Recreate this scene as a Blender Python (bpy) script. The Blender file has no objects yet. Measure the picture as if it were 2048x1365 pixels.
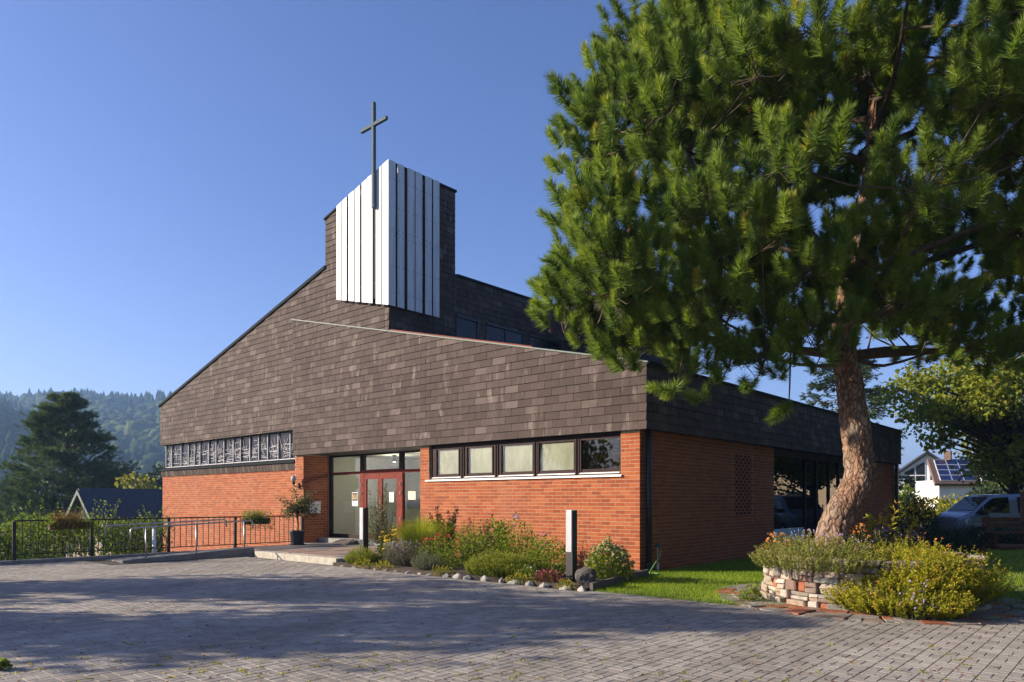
import bpy, bmesh, math, random
import numpy as np
from mathutils import Vector, Matrix, noise

random.seed(7)
RNG = np.random.default_rng(11)
HAZE = 0.0005
R = math.radians
scene = bpy.context.scene
COL = scene.collection

# ------------------------------------------------------------------ camera
CAM = (8.16, -13.22, 1.55)
YAW = R(41.75)
cam_data = bpy.data.cameras.new('camera')
cam = bpy.data.objects.new('camera', cam_data)
COL.objects.link(cam)
cam.location = CAM
cam.rotation_euler = (R(90), 0, YAW)
cam_data.sensor_width = 36.0
cam_data.lens = 36.0 * 1441.0 / 2048.0
cam_data.shift_y = (1001.0 - 682.5) / 2048.0
cam_data.clip_end = 6000
scene.camera = cam

# ------------------------------------------------------------------ light
SUN_EL = R(21.0)
TO_SUN = Vector((-math.cos(YAW) * math.cos(SUN_EL), -math.sin(YAW) * math.cos(SUN_EL), math.sin(SUN_EL)))
world = bpy.data.worlds.new('World')
scene.world = world
world.use_nodes = True
wn = world.node_tree.nodes
bg = wn['Background']
sky = wn.new('ShaderNodeTexSky')
sky.sky_type = 'NISHITA'
sky.sun_disc = False
sky.sun_elevation = SUN_EL
sky.sun_rotation = math.atan2(TO_SUN.x, TO_SUN.y)
sky.altitude = 300
sky.air_density = 1.0
sky.dust_density = 1.2
sky.ozone_density = 3.5
grade = wn.new('ShaderNodeMix'); grade.data_type = 'RGBA'; grade.blend_type = 'MULTIPLY'
grade.inputs[0].default_value = 1.0; grade.inputs[7].default_value = (1.12, 1.0, 1.22, 1)
world.node_tree.links.new(sky.outputs[0], grade.inputs[6])
hsv = wn.new('ShaderNodeHueSaturation'); hsv.inputs['Saturation'].default_value = 1.08
world.node_tree.links.new(grade.outputs[2], hsv.inputs['Color'])
world.node_tree.links.new(hsv.outputs[0], bg.inputs[0])
bg.inputs[1].default_value = 0.072
sun_data = bpy.data.lights.new('sun', 'SUN')
sun_data.energy = 5.0
sun_data.angle = R(0.53)
sun_data.color = (1.0, 0.86, 0.68)
sun = bpy.data.objects.new('sun', sun_data)
COL.objects.link(sun)
sun.rotation_euler = TO_SUN.to_track_quat('Z', 'Y').to_euler()
sun.location = (-30, -30, 30)
scene.view_settings.view_transform = 'Standard'
scene.view_settings.look = 'None'
scene.view_settings.gamma = 1.0
scene.view_settings.use_curve_mapping = False
scene.view_settings.exposure = 1.14

CS, SN = math.cos(YAW), math.sin(YAW)
def site(l, d, z=0.0):
    """survey grid of the forecourt: metres right of / beyond the survey point"""
    return Vector((CAM[0] + l * CS - d * SN, CAM[1] + l * SN + d * CS, z))

# ------------------------------------------------------------------ materials
MATS = {}
class NT:
    def __init__(s, name):
        m = bpy.data.materials.new(name); m.use_nodes = True
        s.m = m; s.t = m.node_tree; s.n = s.t.nodes
        s.b = s.n['Principled BSDF']; s.out = s.n['Material Output']
    def new(s, typ, **kw):
        n = s.n.new(typ)
        for k, v in kw.items(): setattr(n, k, v)
        return n
    def link(s, a, b): s.t.links.new(a, b)
    def coord(s, scale=(1, 1, 1), obj=False):
        if obj:
            tc = s.new('ShaderNodeTexCoord'); o = tc.outputs['Object']
        else:
            g = s.new('ShaderNodeNewGeometry'); o = g.outputs['Position']
        mp = s.new('ShaderNodeMapping'); mp.inputs['Scale'].default_value = scale
        s.link(o, mp.inputs[0]); return mp.outputs[0]
    def noise(s, scale, detail=4, rough=0.6, co=None, w=(1, 1, 1)):
        n = s.new('ShaderNodeTexNoise'); n.inputs['Scale'].default_value = scale
        n.inputs['Detail'].default_value = detail; n.inputs['Roughness'].default_value = rough
        s.link(co if co is not None else s.coord(w), n.inputs['Vector']); return n.outputs[0]
    def ramp(s, fac, stops):
        r = s.new('ShaderNodeValToRGB'); e = r.color_ramp.elements
        while len(e) < len(stops): e.new(0.5)
        for el, (p, c) in zip(e, stops):
            el.position = p; el.color = (*c, 1) if len(c) == 3 else c
        s.link(fac, r.inputs[0]); return r.outputs[0]
    def mix(s, fac, a, b, typ='MIX'):
        m = s.new('ShaderNodeMix', data_type='RGBA', blend_type=typ)
        for i, v in ((0, fac), (6, a), (7, b)):
            if hasattr(v, 'is_linked') or hasattr(v, 'links'): s.link(v, m.inputs[i])
            elif i == 0: m.inputs[0].default_value = v
            else: m.inputs[i].default_value = (*v, 1)
        return m.outputs[2]
    def math(s, op, a, b=0.5):
        m = s.new('ShaderNodeMath', operation=op)
        for i, v in ((0, a), (1, b)):
            if hasattr(v, 'links'): s.link(v, m.inputs[i])
            else: m.inputs[i].default_value = v
        return m.outputs[0]
    def rnd(s):
        g = s.new('ShaderNodeNewGeometry'); o = s.new('ShaderNodeObjectInfo')
        return s.math('FRACT', s.math('ADD', g.outputs['Random Per Island'], o.outputs['Random']))
    def bump(s, h, strength=0.4, dist=0.01):
        b = s.new('ShaderNodeBump'); b.inputs['Strength'].default_value = strength
        b.inputs['Distance'].default_value = dist; s.link(h, b.inputs['Height'])
        s.link(b.outputs[0], s.b.inputs['Normal'])
    def col(s, c):
        if hasattr(c, 'links'): s.link(c, s.b.inputs['Base Color'])
        else: s.b.inputs['Base Color'].default_value = (*c, 1)
    def set(s, rough=0.8, metal=0.0, spec=0.5):
        s.b.inputs['Roughness'].default_value = rough; s.b.inputs['Metallic'].default_value = metal
        s.b.inputs['Specular IOR Level'].default_value = spec

def plain(name, c, rough=0.7, metal=0.0, var=0.18, scale=6.0, spec=0.4, bump=0.0, bscale=40):
    t = NT(name)
    n = t.noise(scale, 5, 0.65)
    lo = tuple(v * (1 - var) for v in c); hi = tuple(min(1, v * (1 + var)) for v in c)
    t.col(t.ramp(n, [(0.3, lo), (0.7, hi)])); t.set(rough, metal, spec)
    if bump: t.bump(t.noise(bscale, 4), bump, 0.01)
    MATS[name] = t.m; return t.m

def m_brick():
    t = NT('brick')
    c = t.ramp(t.rnd(), [(0.0, (0.23, 0.056, 0.019)), (0.3, (0.285, 0.069, 0.022)), (0.7, (0.325, 0.084, 0.027)), (1.0, (0.375, 0.110, 0.038))])
    n = t.noise(9, 5, 0.7); c = t.mix(0.35, c, t.ramp(n, [(0.3, (0.55, 0.5, 0.5)), (0.7, (1.3, 1.3, 1.3))]), 'MULTIPLY')
    stain = t.noise(0.7, 4, 0.6, w=(1, 1, 0.6))
    c = t.mix(t.ramp(stain, [(0.5, (0, 0, 0)), (0.75, (0.35, 0.35, 0.35))]), c, (0.30, 0.12, 0.07))
    t.col(c); t.set(0.85, 0, 0.25); t.bump(t.noise(120, 4), 0.35, 0.004); MATS['brick'] = t.m
def m_slate():
    t = NT('slate')
    r = t.rnd()
    c = t.ramp(r, [(0.0, (0.058, 0.042, 0.036)), (0.45, (0.070, 0.052, 0.045)), (0.85, (0.083, 0.062, 0.054)), (1.0, (0.128, 0.100, 0.088))])
    st = t.noise(5, 4, 0.7, w=(1.2, 1.2, 0.25))
    gate = t.math('MULTIPLY', t.ramp(st, [(0.52, (0, 0, 0)), (0.78, (1, 1, 1))]), t.ramp(t.math('FRACT', t.math('MULTIPLY', r, 7.31)), [(0.3, (0.1, 0.1, 0.1)), (1, (1, 1, 1))]))
    c = t.mix(gate, c, (0.27, 0.222, 0.198))
    fine = t.noise(45, 5, 0.75); c = t.mix(0.5, c, t.ramp(fine, [(0.3, (0.6, 0.6, 0.6)), (0.7, (1.35, 1.33, 1.3))]), 'MULTIPLY')
    big = t.noise(0.35, 3, 0.6); c = t.mix(0.6, c, t.ramp(big, [(0.3, (0.75, 0.74, 0.74)), (0.7, (1.2, 1.2, 1.18))]), 'MULTIPLY')
    t.col(c); t.set(0.8, 0, 0.15); t.bump(t.noise(60, 4), 0.35, 0.006); MATS['slate'] = t.m
def m_paver():
    t = NT('paver')
    c = t.ramp(t.rnd(), [(0, (0.285, 0.256, 0.222)), (0.5, (0.335, 0.304, 0.265)), (1, (0.385, 0.352, 0.310))])
    sp = t.noise(140, 3, 0.8); c = t.mix(0.8, c, t.ramp(sp, [(0.33, (0.42, 0.42, 0.42)), (0.66, (1.55, 1.55, 1.55))]), 'MULTIPLY')
    dirt = t.noise(0.5, 7, 0.7, w=(1, .45, 1)); c = t.mix(t.ramp(dirt, [(0.42, (0, 0, 0)), (0.70, (0.75, 0.75, 0.75))]), c, (0.135, 0.118, 0.092))
    oil = t.noise(1.9, 5, 0.6); c = t.mix(t.ramp(oil, [(0.64, (0, 0, 0)), (0.72, (0.5, 0.5, 0.5))]), c, (0.07, 0.062, 0.052))
    moss = t.noise(1.3, 6, 0.7); c = t.mix(t.ramp(moss, [(0.60, (0, 0, 0)), (0.78, (0.4, 0.4, 0.4))]), c, (0.12, 0.115, 0.05))
    t.col(c); t.set(0.9, 0, 0.2); t.bump(sp, 0.5, 0.006); MATS['paver'] = t.m
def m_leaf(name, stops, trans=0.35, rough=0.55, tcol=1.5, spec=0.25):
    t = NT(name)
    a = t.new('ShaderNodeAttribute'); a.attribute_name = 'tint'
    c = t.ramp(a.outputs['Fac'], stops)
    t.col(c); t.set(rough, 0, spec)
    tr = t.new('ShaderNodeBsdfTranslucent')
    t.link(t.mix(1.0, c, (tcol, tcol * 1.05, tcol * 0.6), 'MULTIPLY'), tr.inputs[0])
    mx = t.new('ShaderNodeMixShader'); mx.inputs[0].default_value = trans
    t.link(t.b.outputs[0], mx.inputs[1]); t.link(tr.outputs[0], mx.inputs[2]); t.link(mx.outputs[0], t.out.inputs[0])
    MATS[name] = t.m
def m_glass(name, tint=(0.8, 0.85, 0.82), ior=1.52, rough=0.0, refl=1.0):
    t = NT(name)
    tr = t.new('ShaderNodeBsdfTransparent'); tr.inputs[0].default_value = (*tint, 1)
    gl = t.new('ShaderNodeBsdfGlossy'); gl.inputs['Roughness'].default_value = rough; gl.inputs[0].default_value = (refl, refl, refl, 1)
    g = t.new('ShaderNodeNewGeometry'); dt = t.new('ShaderNodeVectorMath', operation='DOT_PRODUCT')
    t.link(g.outputs['Incoming'], dt.inputs[0]); t.link(g.outputs['Normal'], dt.inputs[1])
    f0 = ((ior - 1) / (ior + 1)) ** 2
    sch = t.math('POWER', t.math('SUBTRACT', 1.0, t.math('ABSOLUTE', dt.outputs['Value'])), 5.0)
    fac = t.math('ADD', t.math('MULTIPLY', sch, 1 - f0), f0)
    mx = t.new('ShaderNodeMixShader')
    t.link(fac, mx.inputs[0]); t.link(tr.outputs[0], mx.inputs[1]); t.link(gl.outputs[0], mx.inputs[2]); t.link(mx.outputs[0], t.out.inputs[0])
    MATS[name] = t.m
def m_frost():
    t = NT('frosted_glass')
    n = t.noise(3, 5, 0.7, w=(1.4, 1, 0.6))
    c = t.ramp(n, [(0.3, (0.25, 0.235, 0.18)), (0.7, (0.42, 0.39, 0.305))])
    t.col(c); t.set(0.35, 0, 0.5); MATS['frosted_glass'] = t.m
def m_bark():
    t = NT('pine_bark')
    co = t.coord((1, 1, 0.45))
    w = t.new('ShaderNodeTexVoronoi', feature='DISTANCE_TO_EDGE'); w.inputs['Scale'].default_value = 14
    dis = t.noise(5, 4, 0.6, co=co)
    ad = t.new('ShaderNodeVectorMath', operation='ADD'); t.link(co, ad.inputs[0])
    sc = t.new('ShaderNodeVectorMath', operation='SCALE'); sc.inputs[3].default_value = 0.25
    nn = t.new('ShaderNodeTexNoise'); nn.inputs['Scale'].default_value = 6; t.link(co, nn.inputs['Vector'])
    t.link(nn.outputs['Color'], sc.inputs[0]); t.link(sc.outputs[0], ad.inputs[1]); t.link(ad.outputs[0], w.inputs['Vector'])
    crack = t.ramp(w.outputs[0], [(0.0, (0.1, 0.1, 0.1)), (0.16, (1, 1, 1))])
    base = t.ramp(dis, [(0.3, (0.17, 0.105, 0.070)), (0.5, (0.28, 0.165, 0.105)), (0.7, (0.37, 0.25, 0.175))])
    gr = t.noise(2.2, 4, 0.6); base = t.mix(t.ramp(gr, [(0.42, (0, 0, 0)), (0.62, (0.85, 0.85, 0.85))]), base, (0.27, 0.225, 0.18))
    c = t.mix(crack, (0.085, 0.048, 0.032), base)
    fl = t.noise(70, 4, 0.8); c = t.mix(0.5, c, t.ramp(fl, [(0.3, (0.6, 0.6, 0.6)), (0.7, (1.35, 1.3, 1.25))]), 'MULTIPLY')
    t.col(c); t.set(0.95, 0, 0.1)
    h = t.math('ADD', crack, t.math('MULTIPLY', fl, 0.5)); t.bump(h, 0.9, 0.018); MATS['pine_bark'] = t.m
def m_stone(name, stops, scale=7):
    t = NT(name)
    c = t.ramp(t.rnd(), stops)
    n = t.noise(scale, 6, 0.75); c = t.mix(0.7, c, t.ramp(n, [(0.3, (0.55, 0.54, 0.52)), (0.7, (1.4, 1.38, 1.35))]), 'MULTIPLY')
    li = t.noise(3.1, 5, 0.7); c = t.mix(t.ramp(li, [(0.58, (0, 0, 0)), (0.75, (0.5, 0.5, 0.5))]), c, (0.42, 0.41, 0.36))
    t.col(c); t.set(0.9, 0, 0.2); t.bump(t.noise(30, 5, 0.75), 0.7, 0.02); MATS[name] = t.m
def m_flat_attr(): pass

def m_panel():
    t = NT('white_metal')
    st = t.noise(6, 5, 0.7, w=(1.5, 1.5, 0.12)); c = t.ramp(st, [(0.35, (0.56, 0.565, 0.575)), (0.6, (0.68, 0.69, 0.71))])
    t.col(c); t.set(0.5, 0, 0.18); MATS['white_metal'] = t.m
m_panel()
m_brick(); m_slate(); m_paver(); m_frost(); m_bark()
plain('mortar', (0.38, 0.30, 0.20), 0.95, var=0.25, scale=14)
plain('slot_shade_black', (0.006, 0.006, 0.006), 0.95, spec=0.02)
plain('dark_core', (0.03, 0.027, 0.025), 0.9)
plain('joint_sand', (0.085, 0.074, 0.048), 0.95, var=0.4, scale=20)
plain('copper_green', (0.10, 0.135, 0.11), 0.6, var=0.3, scale=9)
plain('dark_flashing', (0.016, 0.020, 0.023), 0.8, 0.0, var=0.25, spec=0.08)
plain('roof_felt', (0.05, 0.048, 0.047), 0.9, var=0.3, bump=0.3)
plain('brown_frame', (0.030, 0.015, 0.013), 0.6, var=0.2, spec=0.12)
plain('red_wood', (0.16, 0.024, 0.014), 0.6, var=0.3, scale=4, spec=0.12)
plain('white_sill', (0.78, 0.76, 0.72), 0.45, var=0.05)
plain('inner_wall', (0.50, 0.50, 0.43), 0.9, var=0.04)
plain('inner_floor', (0.16, 0.13, 0.10), 0.5, var=0.2)
plain('inner_brown', (0.24, 0.105, 0.05), 0.6, var=0.25)
plain('black_metal', (0.012, 0.013, 0.015), 0.45, var=0.2)
plain('iron_paint', (0.020, 0.024, 0.026), 0.42, 0.2, var=0.3)
plain('galvanised', (0.46, 0.46, 0.45), 0.38, 0.75, var=0.12, scale=18)
plain('cross_steel', (0.095, 0.125, 0.155), 0.7, 0.0, var=0.12, spec=0.05)
plain('lead_grey', (0.42, 0.42, 0.44), 0.6, 0.0, var=0.15)
plain('dark_glass', (0.012, 0.014, 0.02), 0.08, 0, var=0.3, spec=0.6)
plain('violet_glass', (0.014, 0.013, 0.018), 0.2, 0, var=0.6, scale=3, spec=0.25)
plain('concrete', (0.25, 0.245, 0.225), 0.92, var=0.25, scale=5, bump=0.3, bscale=80)
plain('kerb_concrete', (0.42, 0.39, 0.32), 0.92, var=0.22, scale=5, bump=0.3, bscale=80)
plain('slab_grey', (0.135, 0.132, 0.128), 0.7, var=0.25, scale=3)
plain('slab_red', (0.27, 0.19, 0.15), 0.75, var=0.22, scale=3)
plain('grey_wood', (0.11, 0.095, 0.082), 0.85, var=0.3, scale=10, bump=0.3)
plain('brown_wood', (0.11, 0.045, 0.022), 0.75, var=0.35, scale=6, bump=0.3)
plain('soil', (0.055, 0.040, 0.028), 0.98, var=0.45, scale=12, bump=0.6, bscale=30)
plain('pot_plastic', (0.030, 0.036, 0.048), 0.45, var=0.1)
plain('enamel_white', (0.72, 0.73, 0.74), 0.35, var=0.03)
plain('anthracite', (0.030, 0.031, 0.033), 0.5, 0.2, var=0.15)
plain('steel_brushed', (0.36, 0.37, 0.39), 0.5, 0.3, var=0.1, scale=6)
plain('paper', (0.75, 0.76, 0.74), 0.8, var=0.02)
plain('paper_yellow', (0.68, 0.70, 0.46), 0.8, var=0.02)
plain('print_dark', (0.05, 0.035, 0.025), 0.7, var=0.4, scale=30)
plain('print_tan', (0.40, 0.27, 0.12), 0.7, var=0.4, scale=30)
plain('print_blue', (0.45, 0.62, 0.70), 0.7, var=0.1)
plain('clear_lamp', (0.40, 0.41, 0.41), 0.1, var=0.05)
plain('rubber', (0.018, 0.018, 0.019), 0.8)
plain('hose_green', (0.13, 0.30, 0.09), 0.45, var=0.15)
plain('tap_teal', (0.02, 0.12, 0.14), 0.4)
plain('tap_orange', (0.45, 0.08, 0.03), 0.4)
plain('van_paint', (0.20, 0.24, 0.31), 0.16, 0.35, var=0.04, spec=0.6)
plain('house_white', (0.84, 0.82, 0.78), 0.9, var=0.06)
plain('house_beige', (0.52, 0.42, 0.30), 0.9, var=0.08)
plain('house_timber', (0.42, 0.33, 0.27), 0.8, var=0.2, scale=8)
plain('tile_dark', (0.068, 0.072, 0.088), 0.6, var=0.35, scale=7, bump=0.4, bscale=12)
plain('tile_brown', (0.15, 0.10, 0.075), 0.8, var=0.3, scale=7, bump=0.4, bscale=12)
plain('solar', (0.018, 0.030, 0.105), 0.15, 0.2, var=0.15, spec=0.7)
plain('trunk_brown', (0.085, 0.062, 0.045), 0.95, var=0.4, scale=9, bump=0.6, bscale=20)
plain('twig', (0.10, 0.07, 0.042), 0.9, var=0.4, scale=14)
plain('yellow_petal', (0.75, 0.44, 0.01), 0.6, var=0.12)
plain('red_petal', (0.50, 0.030, 0.025), 0.6, var=0.2)
plain('pink_petal', (0.46, 0.05, 0.19), 0.6, var=0.2)
plain('lilac_petal', (0.34, 0.23, 0.46), 0.6, var=0.2)
plain('white_petal', (0.78, 0.76, 0.74), 0.6, var=0.05)
plain('cream_petal', (0.30, 0.29, 0.12), 0.7, var=0.2)
plain('orange_petal', (0.46, 0.15, 0.03), 0.7, var=0.3)
t_ = NT('lamp_glow'); t_.b.inputs['Emission Color'].default_value = (1, .9, .7, 1); t_.b.inputs['Emission Strength'].default_value = 8; MATS['lamp_glow'] = t_.m
plain('meadow', (0.075, 0.105, 0.024), 0.95, var=0.35, scale=0.25)
plain('lawn_earth', (0.075, 0.105, 0.016), 0.95, var=0.35, scale=8)
plain('forest_floor', (0.035, 0.050, 0.018), 0.95, var=0.4, scale=0.02)
m_glass('clear_glass', (0.90, 0.925, 0.89))
m_glass('mirror_glass', (0.30, 0.31, 0.30), ior=1.9)
m_glass('van_glass', (0.30, 0.34, 0.36), ior=1.7)
m_stone('planter_stone', [(0, (0.36, 0.33, 0.29)), (0.2, (0.30, 0.215, 0.15)), (0.4, (0.44, 0.40, 0.36)), (0.55, (0.20, 0.115, 0.085)), (0.7, (0.20, 0.20, 0.185)), (0.85, (0.26, 0.19, 0.115)), (1, (0.46, 0.42, 0.37))])
m_stone('red_stone', [(0, (0.25, 0.085, 0.045)), (1, (0.34, 0.13, 0.075))])
m_stone('white_stone', [(0, (0.28, 0.27, 0.25)), (1, (0.46, 0.44, 0.40))])
m_stone('grey_boulder', [(0, (0.085, 0.080, 0.072)), (1, (0.10, 0.095, 0.085))], 25)
m_stone('flag_stone', [(0, (0.20, 0.185, 0.16)), (0.5, (0.26, 0.24, 0.21)), (1, (0.22, 0.16, 0.12))])
# foliage
m_leaf('pine_needle', [(0, (0.058, 0.098, 0.024)), (0.35, (0.115, 0.178, 0.034)), (0.7, (0.215, 0.290, 0.044)), (0.9, (0.300, 0.365, 0.055)), (1, (0.36, 0.24, 0.030))], 0.36, 0.5, 1.5, 0.35)
m_leaf('far_needle', [(0, (0.034, 0.060, 0.022)), (1, (0.12, 0.17, 0.045))], 0.2)
m_leaf('spruce_needle', [(0, (0.020, 0.040, 0.016)), (1, (0.060, 0.092, 0.030))], 0.2)
m_leaf('maple_leaf', [(0, (0.10, 0.14, 0.016)), (0.6, (0.21, 0.24, 0.028)), (0.92, (0.32, 0.32, 0.036)), (1, (0.38, 0.25, 0.02))], 0.45)
m_leaf('hedge_leaf', [(0, (0.045, 0.078, 0.012)), (0.6, (0.115, 0.17, 0.024)), (1, (0.23, 0.27, 0.04))], 0.4)
m_leaf('dark_leaf', [(0, (0.012, 0.024, 0.010)), (1, (0.035, 0.055, 0.020))], 0.2)
m_leaf('olive_leaf', [(0, (0.055, 0.065, 0.025)), (0.7, (0.115, 0.12, 0.05)), (1, (0.20, 0.16, 0.06))], 0.3)
m_leaf('silver_leaf', [(0, (0.075, 0.085, 0.055)), (1, (0.20, 0.21, 0.15))], 0.3)
m_leaf('lime_leaf', [(0, (0.12, 0.135, 0.010)), (0.5, (0.27, 0.27, 0.018)), (0.85, (0.40, 0.36, 0.028)), (1, (0.46, 0.28, 0.05))], 0.4)
m_leaf('heather_leaf', [(0, (0.085, 0.115, 0.012)), (0.6, (0.19, 0.22, 0.020)), (1, (0.32, 0.31, 0.04))], 0.3)
m_leaf('lavender_leaf', [(0, (0.095, 0.120, 0.024)), (0.6, (0.215, 0.235, 0.045)), (1, (0.36, 0.31, 0.10))], 0.3)
m_leaf('grass_blade', [(0, (0.12, 0.19, 0.010)), (0.6, (0.21, 0.30, 0.016)), (1, (0.34, 0.39, 0.035))], 0.45)
m_leaf('tall_grass', [(0, (0.14, 0.18, 0.016)), (0.7, (0.29, 0.33, 0.03)), (1, (0.45, 0.34, 0.11))], 0.45)
m_leaf('bush_leaf', [(0, (0.070, 0.115, 0.012)), (0.7, (0.165, 0.23, 0.022)), (1, (0.28, 0.26, 0.035))], 0.35)
m_leaf('red_leaf', [(0, (0.10, 0.040, 0.022)), (1, (0.22, 0.090, 0.050))], 0.3)
m_leaf('grey_leaf', [(0, (0.060, 0.060, 0.045)), (1, (0.16, 0.15, 0.12))], 0.3)
m_leaf('forest_leaf', [(0, (0.020, 0.036, 0.014)), (0.5, (0.034, 0.058, 0.018)), (1, (0.060, 0.088, 0.024))], 0.1)
m_leaf('yellow_leaf', [(0, (0.11, 0.12, 0.02)), (1, (0.24, 0.22, 0.04))], 0.4)

def m_forest():
    t = NT('forest_crown')
    a = t.new('ShaderNodeAttribute'); a.attribute_name = 'tint'
    c = t.ramp(a.outputs['Fac'], [(0, (0.022, 0.040, 0.014)), (0.45, (0.034, 0.058, 0.018)), (1, (0.088, 0.115, 0.030))])
    n = t.noise(0.45, 4, 0.7); c = t.mix(0.8, c, t.ramp(n, [(0.35, (0.45, 0.5, 0.45)), (0.65, (1.5, 1.5, 1.4))]), 'MULTIPLY')
    t.col(c); t.set(0.95, 0, 0.05); t.bump(n, 1.0, 2.0); MATS['forest_crown'] = t.m
m_forest()
# ------------------------------------------------------------------ builders
def link(o): COL.objects.link(o); return o
def tag(o, label=None, cat=None, group=None, kind=None):
    if label: o['label'] = label
    if cat: o['category'] = cat
    if group: o['group'] = group
    if kind: o['kind'] = kind
    return o
def thing(name, loc, label, cat, group=None):
    o = bpy.data.objects.new(name, None); o.location = loc; o.empty_display_size = 0.2
    link(o); tag(o, label, cat, group); return o
def origin(p):
    v = Vector((0, 0, 0))
    while p is not None: v += p.location; p = p.parent
    return v
def finish(name, me, mat, parent=None, kind=None, smooth=False, loc=None):
    if mat is not None and not me.materials: me.materials.append(MATS[mat] if isinstance(mat, str) else mat)
    o = bpy.data.objects.new(name, me); link(o)
    if parent is not None: o.parent = parent
    if loc is not None: o.location = loc
    if kind: o['kind'] = kind
    if smooth:
        me.polygons.foreach_set('use_smooth', [True] * len(me.polygons))
    return o
class MB:
    def __init__(s): s.v = []; s.f = []
    def add(s, v, f):
        k = len(s.v); s.v += [tuple(p) for p in v]; s.f += [tuple(i + k for i in q) for q in f]; return s
    def box(s, a, b):
        x0, y0, z0 = [min(a[i], b[i]) for i in range(3)]; x1, y1, z1 = [max(a[i], b[i]) for i in range(3)]
        return s.add([(x0, y0, z0), (x1, y0, z0), (x1, y1, z0), (x0, y1, z0), (x0, y0, z1), (x1, y0, z1), (x1, y1, z1), (x0, y1, z1)],
                     [(0, 3, 2, 1), (4, 5, 6, 7), (0, 1, 5, 4), (1, 2, 6, 5), (2, 3, 7, 6), (3, 0, 4, 7)])
    def obox(s, c, ax, ay, az):
        c, ax, ay, az = map(Vector, (c, ax, ay, az)); v = []
        for k in (-1, 1):
            for i, j in ((-1, -1), (1, -1), (1, 1), (-1, 1)): v.append(c + ax * i + ay * j + az * k)
        return s.add(v, [(0, 3, 2, 1), (4, 5, 6, 7), (0, 1, 5, 4), (1, 2, 6, 5), (2, 3, 7, 6), (3, 0, 4, 7)])
    def bar(s, p, q, w, h=None, up=(0, 0, 1)):
        p, q = Vector(p), Vector(q); d = q - p; h = h or w
        u = Vector(up)
        if abs(d.normalized().dot(u)) > 0.95: u = Vector((0, 1, 0))
        a = d.cross(u).normalized() * w / 2; b = a.cross(d).normalized() * h / 2
        return s.obox((p + q) / 2, d / 2, a, b)
    def tube(s, pts, rad, n=10, cap=True):
        pts = [Vector(p) for p in pts]
        if not hasattr(rad, '__len__'): rad = [rad] * len(pts)
        k0 = len(s.v); ref = None
        for i, p in enumerate(pts):
            d = (pts[min(i + 1, len(pts) - 1)] - pts[max(i - 1, 0)])
            d = d.normalized() if d.length > 1e-9 else Vector((0, 0, 1))
            if ref is None:
                ref = Vector((0, 0, 1)) if abs(d.z) < 0.9 else Vector((1, 0, 0))
            a = (ref - d * ref.dot(d)).normalized(); b = d.cross(a); ref = a
            for j in range(n):
                t = 2 * math.pi * j / n
                s.v.append(tuple(p + (a * math.cos(t) + b * math.sin(t)) * rad[i]))
        for i in range(len(pts) - 1):
            for j in range(n):
                q = k0 + i * n
                s.f.append((q + j, q + (j + 1) % n, q + n + (j + 1) % n, q + n + j))
        if cap:
            s.f.append(tuple(k0 + j for j in reversed(range(n)))); s.f.append(tuple(k0 + (len(pts) - 1) * n + j for j in range(n)))
        return s
    def lathe(s, c, prof, n=20):
        c = Vector(c); k0 = len(s.v)
        for r, z in prof:
            for j in range(n):
                t = 2 * math.pi * j / n; s.v.append((c.x + r * math.cos(t), c.y + r * math.sin(t), c.z + z))
        for i in range(len(prof) - 1):
            for j in range(n):
                q = k0 + i * n; s.f.append((q + j, q + (j + 1) % n, q + n + (j + 1) % n, q + n + j))
        s.f.append(tuple(k0 + j for j in reversed(range(n)))); s.f.append(tuple(k0 + (len(prof) - 1) * n + j for j in range(n)))
        return s
    def prism(s, poly, vec):
        """poly: list of 3D points, extruded by vec"""
        poly = [Vector(p) for p in poly]; vec = Vector(vec); n = len(poly)
        return s.add(poly + [p + vec for p in poly], [tuple(reversed(range(n))), tuple(range(n, 2 * n))] + [(i, (i + 1) % n, n + (i + 1) % n, n + i) for i in range(n)])
    def mesh(s, name, off=None):
        me = bpy.data.meshes.new(name)
        v = s.v if off is None else [(a - off[0], b - off[1], c - off[2]) for a, b, c in s.v]
        me.from_pydata(v, [], s.f); me.update(); return me
    def build(s, name, mat, parent=None, kind=None, smooth=False, bevel=0.0):
        me = s.mesh(name, origin(parent) if parent is not None else None)
        bm = bmesh.new(); bm.from_mesh(me)
        bmesh.ops.recalc_face_normals(bm, faces=bm.faces)
        if bevel: bmesh.ops.bevel(bm, geom=list(bm.edges), offset=bevel, segments=2, affect='EDGES', profile=0.6)
        bm.to_mesh(me); bm.free()
        return finish(name, me, mat, parent, kind, smooth)

def np_mesh(name, V, F, mat, parent=None, kind='stuff', tint=None, smooth=False):
    V = np.asarray(V, dtype=np.float32).reshape(-1, 3)
    if parent is not None: V = V - np.array(origin(parent), dtype=np.float32)
    F = np.asarray(F, dtype=np.int32); m, k = F.shape
    me = bpy.data.meshes.new(name)
    me.vertices.add(len(V)); me.vertices.foreach_set('co', V.ravel())
    me.loops.add(m * k); me.loops.foreach_set('vertex_index', F.ravel())
    me.polygons.add(m)
    me.polygons.foreach_set('loop_start', np.arange(0, m * k, k, dtype=np.int32))
    me.update(calc_edges=True)
    if tint is not None:
        at = me.attributes.new('tint', 'FLOAT', 'POINT'); at.data.foreach_set('value', np.asarray(tint, dtype=np.float32))
    return finish(name, me, mat, parent, kind, smooth)
def unit(a): return a / np.maximum(np.linalg.norm(a, axis=-1, keepdims=True), 1e-9)
def rdir(n): return unit(RNG.normal(size=(n, 3)))
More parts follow.
